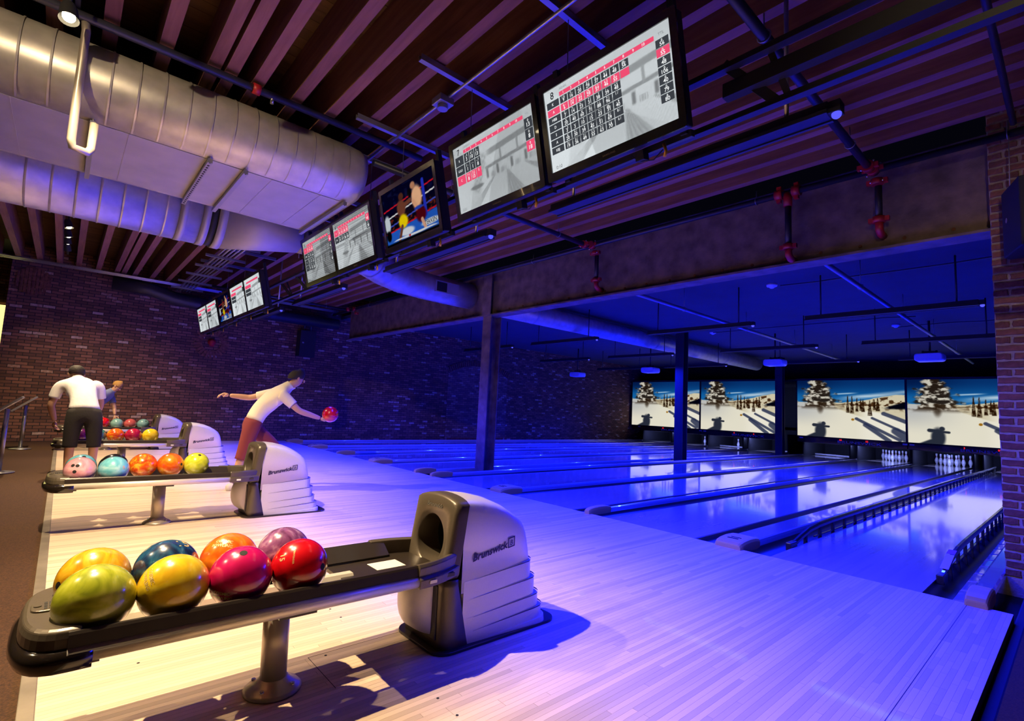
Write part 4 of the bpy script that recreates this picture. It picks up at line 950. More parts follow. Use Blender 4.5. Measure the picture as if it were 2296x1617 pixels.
# ------------------------------------------------------------------ ball returns
def ball_return(xc):
    t=thing('ball_return','','ball return',(xc,-3.7,0),'ball returns')
    X=lambda v:xc+v
    # floor plate
    prf=rrect(X(-0.215),X(0.215),-3.385,-2.565,0.09,6)
    part('base_plate',MB().prism(prf,0.0,0.014,'z'),M['darkplas'],t,bev=0.003)
    # silver upper shell
    hs=MB(); rings=[]
    for y,h,wd in ((-3.245,0.700,0.176),(-3.20,0.700,0.177),(-3.12,0.690,0.178),(-3.03,0.668,0.178),(-2.95,0.636,0.178),(-2.88,0.595,0.177),(-2.835,0.560,0.175),(-2.815,0.525,0.172),(-2.80,0.48,0.170),(-2.785,0.42,0.168),(-2.775,0.33,0.166)):
        pts=[(X(-wd-0.004),y,0.26),(X(-wd),y,h-0.06),(X(-wd+0.006),y,h-0.022),(X(-wd+0.025),y,h-0.002)]
        for q in range(1,8):
            u=-1+2*q/8; pts.append((X(u*(wd-0.025)),y,h+0.022*(1-u*u)))
        pts+=[(X(wd-0.025),y,h-0.002),(X(wd-0.006),y,h-0.022),(X(wd),y,h-0.06),(X(wd+0.004),y,0.26)]
        rings.append(pts)
    hs.loft(rings,True,True,False)
    hs.f.append(tuple(len(hs.v)-1-q for q in range(len(rings[0])))); hs.m.append(0); hs.s.append(False)
    shell=part('hood_shell',hs,M['silver'],t)
    # stepped louvres
    for k,(zt,zb,yb) in enumerate(((0.352,0.19,-2.742),(0.262,0.10,-2.714),(0.172,0.05,-2.688),(0.106,0.014,-2.664),(0.052,0.012,-2.645))):
        rings=[]
        for zz,ex in ((0,0.003),(1,0.0),(2,-0.006)):
            pts=[]
            wB=0.177+0.006*(k+1)+ex; wF=0.181; yf=-3.23
            base=[(-wF,yf),(-wB,yb-0.10)]+[(-wB+0.07*(1-math.cos(a)),yb-0.07+0.07*math.sin(a)+ex) for a in [PI/2*q/5 for q in range(6)]]
            loop=base+[(-u,v) for u,v in reversed(base)]
            for u,v in loop:
                tfrac=(v-yf)/(yb-yf); z_=(zb if zz==0 else (zt-0.006 if zz==1 else zt))
                if zz: z_-=0.040*(1-tfrac)
                pts.append((X(u),v,z_))
            rings.append(pts)
        lv=part('louvre',MB().loft(rings,False),M['silver'],t)
        if k<4:
            wB=0.177+0.006*(k+1); yb_=yb; st=[]
            cl=[(-0.181-(wB-0.181)*q/7,-3.23+(yb_-0.10+3.23)*q/7) for q in range(1,8)]+[(-wB+0.07*(1-math.cos(a)),yb_-0.07+0.07*math.sin(a)) for a in [PI/2*q/5 for q in range(1,6)]]
            cl=cl+[(-u,v) for u,v in reversed(cl)]
            gv=[]
            for dz_ in (0,1):
                row=[]
                for u,v in cl:
                    tf=(v+3.23)/(yb_+3.23); z_=zt-0.040*(1-tf)-0.003+(0.0065*tf if dz_ else 0.0)
                    row.append((X(u*1.004+(0.0012 if u>0 else -0.0012)),v+0.0015,z_))
                gv.append(row)
            part('gap_shade',MB().loft(gv,False,False,False),M['darkplas'],lv)  # dark strip painted in for the shadow gap between louvres
    # bronze front shell with a round ball door
    def yf(z): return -3.345+0.045*max(0,(z-0.36)/0.34)**1.2 + (0.03*max(0,(0.36-z)/0.36))*0
    def yb(z): return np.interp(z,[0,0.02,0.32,0.712],[-3.19,-3.197,-3.273,-3.222])
    def wf(z): return np.interp(z,[0,0.34,0.70],[0.186,0.188,0.180])
    fs=MB(); rings=[]
    zl=[0.010,0.06,0.12,0.18,0.24,0.30,0.335]
    for z in zl:
        w_=wf(z); a,b_=yf(z),float(yb(z)); rr=0.045
        pts=[(X(-w_),b_,z)]+[(X(-w_+rr-rr*math.cos(q*PI/8)),a+rr-rr*math.sin(q*PI/8),z) for q in range(5)]
        pts+=[(X(w_-rr+rr*math.sin(q*PI/8)),a+rr-rr*math.cos(q*PI/8),z) for q in range(5)]+[(X(w_),b_,z)]
        rings.append(pts)
    fs.loft(rings,True,True,True)
    part('lower_front',fs,M['bronze'],t)
    # upper front plate with hole, arched top
    hc=(0.0,0.500); hr=0.122; n=48
    outer=[]; inner=[]
    for q in range(n):
        a=2*PI*q/n; c_,s_=math.cos(a),math.sin(a)
        # ray to outer boundary (box with arched top)
        z0,z1=0.330,0.722; w_=0.186; best=9
        if c_>1e-6: best=min(best,w_/c_)
        if c_<-1e-6: best=min(best,-w_/c_)
        if s_<-1e-6: best=min(best,(z0-hc[1])/s_)
        if s_>1e-6:
            for _ in range(1):
                tt_=(z1-hc[1])/s_
                for it in range(6):
                    u=min(0.186,abs(tt_*c_)); zt_=z1-0.030*(u/0.186)**2.4; tt_=(zt_-hc[1])/s_
                best=min(best,tt_)
        outer.append((best*c_,hc[1]+best*s_)); inner.append((hr*c_,hc[1]+hr*s_))
    ff=MB()
    R0=[(X(u),float(yb(z)),z) for u,z in outer]
    R1=[(X(u),yf(z)+0.030,z) for u,z in outer]
    R2=[(X(u*0.975),yf(z)+0.006,hc[1]+(z-hc[1])*0.985) for u,z in outer]
    R3=[(X(u*0.90),yf(z),hc[1]+(z-hc[1])*0.94) for u,z in outer]
    R4=[(X(u),yf(z),z) for u,z in inner]; R5=[(X(u*0.97),yf(z)+0.012,hc[1]+(z-hc[1])*0.97) for u,z in inner]; R6=[(X(u*0.95),-3.20,hc[1]+(z-hc[1])*0.95) for u,z in inner]
    ff.loft([R0,R1,R2,R3,R4,R5,R6],True,True,False)
    fp=part('front_panel',ff,M['bronze'],t)
    tn=MB(); tn.loft([[(X(u*0.95),-3.20,hc[1]+(z-hc[1])*0.95) for u,z in inner],[(X(u*0.95),-2.98,hc[1]+(z-hc[1])*0.95) for u,z in inner]],True,True,False).disc((X(0),-2.98,0.5),0.12,32,(0,-1,0))
    part('ball_door',tn,M['pit'],fp)
    mc_=MB().bb(X(0.01),X(0.10),-3.12,-3.06,0.40,0.56).bb(X(-0.02),X(0.09),-3.17,-3.10,0.385,0.44).cyl((X(0.03),-3.18,0.43),(X(0.03),-3.10,0.43),0.012,10)
    part('mechanism',mc_,M['black'],fp)
    tx=MB(); text(tx,'Brunswick',lambda a,b:(X(a),yf(b)-0.0022,b),0.0,0.655,0.021,'c',wide=1.1); part('lettering',tx,M['chrome'],fp)
    # side lettering (both sides) and logo
    for sg in (1,-1):
        lg=MB()
        f_=(lambda a,b,s_=sg:(X(s_*(np.interp(b,[0.30,0.66],[0.184,0.178])+0.0022)),-3.035+s_*a,b)) 
        text(lg,'Brunswick',lambda a,b:f_(a,b+0.17*a),-0.035,0.430,0.036,'c',wide=1.05,slant=0.15)
        for (u0,u1,v0,v1) in ((0.082,0.130,-0.006,0.000),(0.082,0.130,0.040,0.046),(0.082,0.088,-0.006,0.046),(0.124,0.130,-0.006,0.046)):
            lg.add([f_(a,b+0.17*a+0.43) for a,b in ((u0,v0),(u1,v0),(u1,v1),(u0,v1))],[(0,1,2,3)])
        text(lg,'B',lambda a,b:f_(a,b+0.17*a),0.106,0.436,0.026,'c',slant=0.1)
        part('lettering',lg,M['ink'],shell,kind='stuff')
    # ball lift bulge under the rack
    bl_=MB(); rings=[]
    for q in range(11):
        a=PI*q/10; zz=0.21-0.15*math.cos(a); d_=0.115*math.sin(a)**0.8
        rings.append([(X(-0.03+0.125*math.cos(b)),-3.34-max(d_,0.002)*math.sin(b),zz) for b in [PI*k/12 for k in range(13)]])
    bl_.loft(rings,True,False,False); part('lift_housing',bl_,M['silver'],t)
    cv=MB(); cv.prism([(X(0.06)+0.02*0,0.05),(X(0.13),0.05),(X(0.125),0.30),(X(0.045),0.33),(X(-0.01),0.26),(X(0.0),0.15)],-3.352,-3.343,'y'); part('cover_plate',cv,M['darkplas'],t,bev=0.003)
    # rack rails
    y0,y1=-3.52,-4.72
    for sg in (1,-1):
        prof=[(0.262,0.372),(0.262,0.386),(0.258,0.398),(0.246,0.402),(0.240,0.402),(0.240,0.368)]
        pr=[(0.240+0.026*math.cos(a),0.388+0.026*math.sin(a)) for a in [-PI/2+PI*k/10 for k in range(11)]]+[(0.235,0.414),(0.235,0.362)]
        part('rail',MB().loft([[(X(sg*u),y1,v) for u,v in pr],[(X(sg*u),y0,v) for u,v in pr]],True),M['alu'],t)
        pu=[(0.250,0.412),(0.246,0.448),(0.240,0.456),(0.228,0.456),(0.150,0.402),(0.150,0.396),(0.225,0.412)]
        part('rail_guard',MB().loft([[(X(sg*u),y1,v) for u,v in pu],[(X(sg*u),y0+0.05,v) for u,v in pu]],False),M['darkplas'],t)
        # curved shoulder that joins the rail to the hood
        sh=MB(); rings=[]
        for q in range(9):
            k=q/8; yy=y0-0.02+k*0.27; w_=0.250-0.085*(k**1.8); h0=0.360-0.004*k; h1=0.462+0.004*k
            rings.append([(X(sg*(w_+0.018)),yy,h0),(X(sg*(w_+0.024)),yy,(h0+h1)/2-0.012),(X(sg*(w_+0.006)),yy,(h0+h1)/2),(X(sg*(w_+0.012)),yy,h1-0.014),(X(sg*w_),yy,h1),(X(sg*(w_-0.028)),yy,h1-0.006),(X(sg*(w_-0.03)),yy,h0)])
        sd_=part('shoulder',MB().loft(rings,True) if False else sh.loft(rings,False),M['bronze'],t,bev=0.003)
        part('button',MB().box((X(sg*0.268),y0+0.05,0.384),(0.006,0.036,0.014)),M['sticker'],sd_)
    # bed: centre ridge, cradle strips
    part('centre_ridge',MB().loft([[(X(-0.045),q,0.372),(X(0.045),q,0.372),(X(0.018),q,0.402),(X(-0.018),q,0.402)] for q in (y1,-3.74)],False),M['alu'],t)
    part('cradle',MB().bb(X(0.15),X(0.235),y1,y0,0.384,0.394).bb(X(-0.235),X(-0.15),y1,y0,0.384,0.394),M['darkplas'],t)
    part('bed_plate',MB().bb(X(-0.235),X(0.235),-3.80,-3.33,0.376,0.392),M['darkplas'],t)
    part('cross_tie',MB().bb(X(-0.235),X(0.235),-4.12,-3.98,0.350,0.372).bb(X(-0.235),X(0.235),-4.70,-4.64,0.352,0.372),M['darkplas'],t)
    part('sticker',MB().bb(X(-0.09),X(0.02),-3.62,-3.47,0.3925,0.3932),M['sticker'],t); part('sticker',MB().bb(X(0.10),X(0.155),-3.66,-3.56,0.4025,0.4032),M['sticker'],t)
    part('warning_mark',MB().bb(X(0.06),X(0.11),-3.52,-3.47,0.3925,0.3936),M['stickred'],t)
    # end moulding with button panel
    n=18
    def half(w_,yo,d_): return [(X(w_*math.copysign(abs(math.cos(a))**0.72,math.cos(a))),yo-d_*abs(math.sin(a))**0.72) for a in [PI*k/n for k in range(n+1)]]
    em=MB(); rings=[]
    for z,w_,d_ in ((0.335,0.18,0.07),(0.340,0.235,0.105),(0.352,0.262,0.130),(0.374,0.270,0.140),(0.394,0.268,0.138),(0.408,0.255,0.124),(0.412,0.246,0.112)):
        rings.append([(a,b,z) for a,b in half(w_,-4.715,d_)]+[(X(-w_),-4.66,z),(X(w_),-4.66,z)])
    part('end_bumper',em.loft(rings,True),M['glossplas'],t)
    ec=MB(); rings=[]
    for z,w_,d_ in ((0.410,0.246,0.122),(0.440,0.242,0.120),(0.458,0.234,0.114),(0.464,0.222,0.104)):
        rings.append([(a,b,z) for a,b in half(w_,-4.715,d_)]+[(X(-w_),-4.69,z),(X(w_),-4.69,z)])
    et=part('end_moulding',ec.loft(rings,False),M['bronze'],t,bev=0.004)
    part('button_panel',MB().prism([(X(a),b) for a,b in rrect(-0.05,0.05,-4.812,-4.70,0.03)],0.460,0.470,'z'),M['bronze'],et,bev=0.004)
    vh=MB()
    for a in range(5):
        for b in range(3): vh.box((X(-0.024+0.024*b),-4.776+0.0120*a,0.4704),(0.019,0.0080,0.001))
    part('vent_slots',vh,M['hole'],et,kind='stuff')
    part('reset_button',MB().cyl((X(0),-4.796,0.469),(X(0),-4.796,0.473),0.010,16),M['bronze'],et)
    # post
    part('post',MB().cyl((X(0.02),-4.05,0.02),(X(0.02),-4.06,0.355),0.050,24),M['postmet'],t)
    ft=part('post_flange',MB().lathe([(0.108,0.0),(0.110,0.008),(0.100,0.018),(0.070,0.034),(0.054,0.050),(0.050,0.052)],(X(0.02),-4.05,0.0),28),M['postmet'],t)
    bo=MB()
    for q in range(4): a=PI/4+PI/2*q; bo.cyl((X(0.02)+0.082*math.cos(a),-4.05+0.082*math.sin(a),0.015),(X(0.02)+0.082*math.cos(a),-4.05+0.082*math.sin(a),0.034),0.008,8)
    part('bolts',bo,M['bolt'],ft,kind='stuff')
    return t
br0=ball_return(PAIR[0])
BRL=['silver ball return with the fullest rack of bowling balls in the foreground','silver ball return second from the camera, with pink and orange balls','silver ball return third from the camera, behind the man in shorts','silver ball return farthest from the camera near the brick wall']
tag(br0,BRL[0])
for k in (1,2,3):
    c=copy_tree(br0); c.location=(PAIR[k],-3.7,0); c['label']=BRL[k]

# ------------------------------------------------------------------ bowling balls
BR=0.1085; BZ=0.497
ball_me={}
def ball(loc,cols,label,holes=None,txt=None,scale=9.0,dist=2.2,nh=1):
    key=(tuple(cols),scale,dist)
    if key not in ball_me:
        ball_me[key]=mesh_of(MB().sphere((0,0,0),BR,48,28),'bowling_ball',ball_mat('ball_%d'%len(ball_me),cols,scale,dist))
    o=bpy.data.objects.new('bowling_ball',ball_me[key]); COL.objects.link(o); o.location=loc
    tag(o,label,'bowling ball','bowling balls on the racks')
    def patch(name,mb,m):
        p=bpy.data.objects.new(name,mesh_of(mb,name,m)); COL.objects.link(p); p.parent=o
    if holes:
        d0=Vector(holes).normalized(); a=d0.cross(Vector((0,0,1))).normalized(); b=d0.cross(a)
        if True:
            for q,(u,v) in enumerate(((0.0,0.0),(0.032,-0.004),(0.014,0.052))[:nh]):
                c=(d0*BR+a*u+b*v).normalized(); e1=c.cross(a).normalized(); e2=c.cross(e1); r=0.0135
                hb=MB(); ring=[((c*BR+(e1*math.cos(2*PI*k/14)+e2*math.sin(2*PI*k/14))*r).normalized()*(BR+0.0006)) for k in range(14)]
                hb.add(ring+[c*(BR+0.0004)],[(k,(k+1)%14,14) for k in range(14)]); patch('finger_hole',hb,M['hole'])
    if txt:
        for s_,d_,up_,h,off in txt:
            d0=Vector(d_).normalized(); u_=Vector(up_); u_=(u_-d0*u_.dot(d0)).normalized(); r_=u_.cross(d0)
            tb=MB(); text(tb,s_,lambda a,b:(d0*BR+r_*a+u_*(b+off)).normalized()*(BR+0.0007),0,0,h,'c'); patch('lettering',tb,M['gold'])
    return o
M['gold']=mat('engraved_gold',(0.75,0.55,0.22),0.4,0.3)
toC=lambda loc:(CAM-Vector(loc)).normalized()
lime=[(0.30,0.36,0.015),(0.48,0.52,0.03),(0.62,0.64,0.08)]
yel=[(0.72,0.42,0.01),(0.85,0.58,0.015),(0.92,0.72,0.06)]
amb=[(0.66,0.26,0.01),(0.85,0.45,0.012),(0.95,0.62,0.05)]
mag=[(0.42,0.004,0.06),(0.62,0.006,0.12),(0.74,0.012,0.16)]
red=[(0.42,0.002,0.006),(0.64,0.004,0.010),(0.74,0.010,0.018)]
blu=[(0.004,0.006,0.025),(0.008,0.03,0.10),(0.02,0.11,0.24),(0.30,0.58,0.68)]
ora=[(0.74,0.07,0.006),(0.86,0.20,0.01),(0.94,0.42,0.03)]
pur=[(0.12,0.03,0.12),(0.26,0.09,0.25),(0.50,0.32,0.50)]
pnk=[(0.60,0.22,0.28),(0.72,0.34,0.40),(0.82,0.50,0.54)]
cya=[(0.10,0.42,0.55),(0.18,0.55,0.68),(0.42,0.72,0.80)]
blk=[(0.008,0.008,0.010),(0.012,0.012,0.014)]
lim2=[(0.50,0.56,0.02),(0.68,0.72,0.04),(0.78,0.80,0.14)]
flm=[(0.70,0.03,0.006),(0.86,0.14,0.008),(0.92,0.50,0.02)]
crm=[(0.30,0.006,0.04),(0.48,0.010,0.06)]
X1=PAIR[0]; N_,F_=0.112,-0.112
L1=[(X1+N_,-4.66,BZ),(X1+N_,-4.447,BZ),(X1+N_,-4.234,BZ),(X1+N_,-4.018,BZ)]
L2=[(X1+F_,-4.655,BZ),(X1+F_,-4.44,BZ),(X1+F_,-4.225,BZ),(X1+F_,-4.010,BZ)]
up=(0,0,1)
ball(L1[0],lime,'swirled lime green bowling ball at the front left of the nearest rack',scale=7,dist=3)
ball(L1[1],yel,'bright yellow bowling ball in the front row of the nearest rack',txt=[('COSMIC',(0.4,-0.75,0.55),(0.5,0.4,0.8),0.013,0.0),('BOWLING',(0.4,-0.75,0.55),(0.5,0.4,0.8),0.013,-0.02)],scale=7)
ball(L1[2],mag,'magenta bowling ball with a finger hole on top, nearest rack',holes=(0.42,-0.10,0.90),txt=[('COSMIC',(0.62,-0.70,-0.30),(-0.2,0.3,0.9),0.012,0.0),('BOWLING',(0.62,-0.70,-0.30),(-0.2,0.3,0.9),0.012,-0.019)],scale=5,dist=1.2)
ball(L1[3],red,'shiny red bowling ball nearest the hood on the front rack',holes=(0.80,0.52,0.12),txt=[('15',(0.30,-0.82,0.48),(0.8,0.2,0.5),0.022,0.0),('CONTENDER',(0.48,-0.72,0.55),(0.8,0.2,0.5),0.007,0.03)],scale=4,dist=1.0)
ball(L2[0],amb,'amber yellow bowling ball behind the lime green one on the nearest rack',holes=(0.45,-0.88,0.10),scale=9,dist=3)
ball(L2[1],blu,'dark blue marbled bowling ball marked fifteen on the nearest rack',txt=[('15',(0.36,0.42,0.80),(-0.85,-0.2,0.45),0.040,0.0)],scale=6,dist=2.6)
ball(L2[2],ora,'orange marbled bowling ball behind the magenta one on the nearest rack',txt=[('COSMIC',(0.45,-0.35,0.82),(-0.6,0.5,0.5),0.013,0.0),('BOWLING',(0.45,-0.35,0.82),(-0.6,0.5,0.5),0.013,-0.02)],scale=6,dist=2.2)
ball(L2[3],pur,'purple marbled bowling ball behind the red one on the nearest rack',scale=7,dist=3)
X2=PAIR[1]; z2=0.500
ball((X2+N_,-4.63,z2),pnk,'pink bowling ball at the end of the second rack',holes=(0.85,-0.20,0.45),scale=6,nh=3)
ball((X2+N_,-4.41,z2),cya,'pale turquoise bowling ball in front of the black one, second rack',txt=[('8',(0.8,0.55,0.1),(0,0,1),0.03,0.0)],scale=6)
ball((X2+F_,-4.62,z2),cya,'turquoise bowling ball tucked behind the pink one, second rack',holes=(0.5,0.1,0.9),scale=6)
ball((X2+F_,-4.40,z2),blk,'black bowling ball tucked behind the turquoise one, second rack')
ball((X2+F_,-4.185,z2),flm,'flame-streaked orange bowling ball left of its twin, second rack',scale=9,dist=4)
ball((X2+F_,-3.975,z2),flm,'smooth red-orange bowling ball beside the lime one, second rack',holes=(0.7,0.7,0.1),scale=4,dist=1.5)
ball((X2+F_,-3.765,z2),lim2,'lime yellow bowling ball nearest the hood of the second rack',holes=(0.55,0.1,0.85),scale=9,dist=3)
X3=PAIR[2]
ball((X3+N_,-4.54,z2),[(0.10,0.004,0.10),(0.22,0.01,0.20)],'dark purple bowling ball behind the man in shorts, third rack',scale=5)
ball((X3+F_,-4.36,z2),[(0.03,0.14,0.13),(0.08,0.30,0.28)],'teal bowling ball beside the man in shorts, third rack',scale=5)
ball((X3+F_,-4.145,z2),flm,'orange-red mottled bowling ball on the third rack',scale=8,dist=3)
ball((X3+F_,-3.93,z2),crm,'crimson bowling ball on the third rack between orange and yellow ones',scale=6)
ball((X3+F_,-3.715,z2),yel,'yellow bowling ball nearest the hood of the third rack',scale=7)
X4=PAIR[3]
ball((X4+F_,-4.13,0.515),red,'red bowling ball being picked up by the child, farthest rack',scale=5)
ball((X4+F_,-3.912,z2),[(0.16,0.38,0.36),(0.30,0.52,0.50)],'grey teal bowling ball next to the red one, farthest rack',scale=5)
ball((X4+F_,-3.695,z2),[(0.50,0.05,0.06),(0.62,0.16,0.16)],'coral red bowling ball on the farthest rack',scale=5)
ball((X4+F_,-3.478,z2),[(0.15,0.36,0.42),(0.28,0.50,0.55)],'teal bowling ball nearest the hood of the farthest rack',holes=(0.7,0.3,0.6),scale=5)

# ------------------------------------------------------------------ warm track lamps
trk=solo('lamp_track',MB().bb(-11.5,1.0,-5.015,-4.985,3.83,3.86),M['black'],'black lighting track under the joists above the carpet edge','lamp track')
def lamp(xp,label,power,tgt,yp=-5.0,zp=3.66,cone=84):
    t=thing('track_lamp',label,'lamp',(xp,yp,zp),'warm track lamps')
    part('stem',MB().cyl((0,0,0.08),(0,0,3.835-zp),0.010,8),M['black'],t,world=False)
    d=(Vector(tgt)-Vector((xp,yp,zp))).normalized()
    a=d*-0.06; b=d*0.07
    can=MB(); can.tube([a+Vector((0,0,0.05)),a*0.3+Vector((0,0,0.05)),b+Vector((0,0,0.05))],[0.035,0.048,0.055],18,caps=False); can.disc(a+Vector((0,0,0.05)),0.035,18,-d)
    part('can',can,M['black'],t,world=False)
    part('bulb',MB().sphere(d*0.045+Vector((0,0,0.05)),0.036,14,10),M['lamp'],t,world=False)
    l=bpy.data.lights.new('warm_beam','SPOT'); l.energy=power; l.color=WARM; l.spot_size=math.radians(cone); l.spot_blend=1.0; l.shadow_soft_size=0.03
    o=bpy.data.objects.new('warm_beam',l); COL.objects.link(o); o.parent=t; o.location=d*0.10+Vector((0,0,0.05)); o.rotation_euler=d.to_track_quat('-Z','Y').to_euler()
lamp(-1.30,'warm track lamp just above the picture edge over the nearest rack',LAMP_W*1.08,(-0.9,-4.15,0),cone=76)
lamp(-1.80,'warm track lamp above the picture edge aimed at the second rack',LAMP_W*0.95,(-3.9,-4.1,0.2),cone=70)
lamp(-2.47,'bright warm track lamp above the big duct at upper left',LAMP_W*0.35,(-1.3,-4.7,0),-5.03,3.60,130)
lamp(-6.20,'warm track lamp hidden behind the ducts between the second and third racks',LAMP_W*0.9,(-6.0,-3.9,0))
lamp(-8.475,'warm track lamp seen below the duct, brightest of the row',LAMP_W*0.7,(-8.0,-3.9,0))
lamp(-9.10,'warm track lamp seen below the duct, second of the row',LAMP_W*0.3,(-9.8,-4.0,0))
lamp(-9.62,'warm track lamp seen below the duct, third of the row',LAMP_W*0.3,(-10.9,-4.4,0))
lamp(-10.2,'warm track lamp seen below the duct, last of the row',LAMP_W*0.3,(-12.2,-4.4,0.6))
solo('lamp_track',MB().bb(-3.5,4.0,-7.215,-7.185,3.83,3.86),M['black'],'added unseen black lighting track behind the camera over the carpet','lamp track')  # added out of view: track with fill lamps for floor, duct and pier
lamp(-2.2,'added unseen warm fill lamp on the rear track, left one',LAMP_W*0.26,(-0.9,-4.0,0),-7.2,cone=72)
lamp(0.9,'added unseen warm fill lamp on the rear track, middle one',LAMP_W*0.46,(-3.1,-4.4,3.4),-7.2,cone=54)
lamp(3.2,'added unseen warm fill lamp on the rear track, right one',LAMP_W*0.45,(1.75,1.1,1.9),-7.2,cone=30)

# ------------------------------------------------------------------ speakers, alarm, consoles
t=thing('wall_speaker','black loudspeaker hung on the brick side wall','speaker',(-12.85,0.29,2.40),'loudspeakers')
part('cabinet',MB().bb(-13.02,-12.70,0.06,0.50,2.40,3.14),M['black'],t,bev=0.01); part('badge',MB().bb(-12.70,-12.695,0.12,0.17,2.76,2.80),M['conduit'],t)
part('bracket',MB().cyl((-12.85,0.2,3.14),(-12.85,0.2,3.4),0.012,8).cyl((-12.85,0.38,3.14),(-12.85,0.38,3.4),0.012,8),M['galv'],t)
t=thing('pier_speaker','large black loudspeaker hanging in front of the brick pier','speaker',(1.85,0.88,2.64),'loudspeakers')
part('cabinet',MB().prism([(1.495,0.98),(1.62,0.62),(2.3,0.62),(2.3,1.05),(1.52,1.05)],2.64,3.20,'z'),M['black'],t,bev=0.01)
part('suspension',MB().cyl((1.55,1.0,3.20),(1.56,1.0,3.84),0.004,6),M['wire'],t); part('badge',MB().disc((1.527,0.87,2.93),0.022,14,(-0.94,-0.33,0)),M['postmet'],t)
t=thing('alarm_bell','small red alarm bell inside the round brick medallion','alarm bell',(XW+0.06,-2.03,2.46))
part('gong',MB().tube([(XW+0.0,-2.03,2.54),(XW+0.05,-2.03,2.54),(XW+0.09,-2.03,2.54)],[0.09,0.09,0.04],18),M['redfit'],t); part('back_box',MB().bb(XW,XW+0.03,-2.08,-1.98,2.42,2.50),M['redfit'],t)
def console(x_,y_,label,h=0.93):
    t=thing('scoring_console',label,'console',(x_,y_,0),'scoring consoles')
    part('base',MB().lathe([(0.16,0),(0.16,0.012),(0.05,0.022),(0.03,0.03)],(0,0,0),24),M['consmet'],t,world=False)
    part('post',MB().cyl((0,0,0.02),(0,0,h-0.12),0.028,14),M['consmet'],t,world=False)
    pn=part('panel',MB().add([(-0.20,-0.19,h-0.22),(0.20,-0.19,h-0.22),(0.20,0.13,h+0.06),(-0.20,0.13,h+0.06),(-0.20,-0.17,h-0.245),(0.20,-0.17,h-0.245),(0.20,0.15,h+0.035),(-0.20,0.15,h+0.035)],[(0,1,2,3),(7,6,5,4),(0,4,5,1),(1,5,6,2),(2,6,7,3),(3,7,4,0)]),M['consmet'],t,world=False,bev=0.006)
    part('screen',MB().add([(-0.17,-0.165,h-0.197),(0.17,-0.165,h-0.197),(0.17,0.105,h+0.040),(-0.17,0.105,h+0.040)],[(0,1,2,3)]),M['glassy'],pn,world=False)
console(-11.25,-5.28,'metal scoring console on a slim post by the brick pilaster')
console(-7.76,-5.33,'larger metal scoring console cut off by the left picture edge',0.97)

# ------------------------------------------------------------------ people
M['skin']=mat('skin',(0.52,0.29,0.20),0.55); M['skin2']=mat('skin_tan',(0.46,0.25,0.16),0.55)
M['shirtw']=mat('white_cotton',(0.80,0.78,0.78),0.9,bump=0.3,bscale=30); M['shortd']=mat('dark_shorts',(0.007,0.004,0.004),0.9,bump=0.3,bscale=40)
M['shirtb']=mat('blue_grey_shirt',(0.17,0.20,0.34),0.9,bump=0.3,bscale=30); M['jean']=mat('dark_trousers',(0.03,0.03,0.06),0.9)
M['hairb']=mat('blond_hair',(0.42,0.22,0.06),0.7,bump=0.6,bscale=90); M['haird']=mat('dark_hair',(0.02,0.012,0.010),0.7,bump=0.6,bscale=90)
M['shirtc']=mat('cream_shirt',(0.80,0.70,0.58),0.9,bump=0.3,bscale=30); M['shortr']=mat('maroon_shorts',(0.20,0.03,0.04),0.9); M['shoe']=mat('pale_shoe',(0.55,0.50,0.46),0.6)
def skin_mesh(name,pts,edges,m,parent,lvl=2,root=0):
    me=bpy.data.meshes.new(name); me.from_pydata([p[:3] for p in pts],edges,[]); me.materials.append(m)
    o=bpy.data.objects.new(name,me); COL.objects.link(o)
    o.modifiers.new('skin','SKIN').use_smooth_shade=True
    for i,p in enumerate(pts):
        r=p[3]; me.skin_vertices[0].data[i].radius=r if isinstance(r,tuple) else (r,r)
        me.skin_vertices[0].data[i].use_root=(i==root)
    s=o.modifiers.new('sub','SUBSURF'); s.levels=lvl; s.render_levels=lvl
    if parent: o.parent=parent
    return o
def hand(H,d,curl,side,m,parent):
    """five-finger hand at wrist H, pointing d, palm facing curl"""
    d=Vector(d).normalized(); c=Vector(curl); c=(c-d*c.dot(d)).normalized(); s=d.cross(c)*side; H=Vector(H)
    pts=[(*H,0.024),(*(H+d*0.045),0.030),(*(H+d*0.08),0.030)]; ed=[(0,1),(1,2)]
    for k,(o_,ln) in enumerate(((-0.030,0.062),(-0.010,0.074),(0.010,0.070),(0.029,0.054))):
        b=H+d*0.085+s*o_; k1=b+(d*0.85+c*0.5).normalized()*ln*0.55; k2=k1+(d*0.3+c*0.95).normalized()*ln*0.5
        n=len(pts); pts+=[(*b,0.0095),(*k1,0.009),(*k2,0.0075)]; ed+=[(2,n),(n,n+1),(n+1,n+2)]
    b=H+d*0.035-s*0.030; k1=b+(d*0.6-s*0.7+c*0.3).normalized()*0.038; k2=k1+(d*0.7+c*0.7).normalized()*0.032
    n=len(pts); pts+=[(*b,0.012),(*k1,0.011),(*k2,0.009)]; ed+=[(1,n),(n,n+1),(n+1,n+2)]
    return skin_mesh('hand',pts,ed,m,parent,1)
BODIES=[]
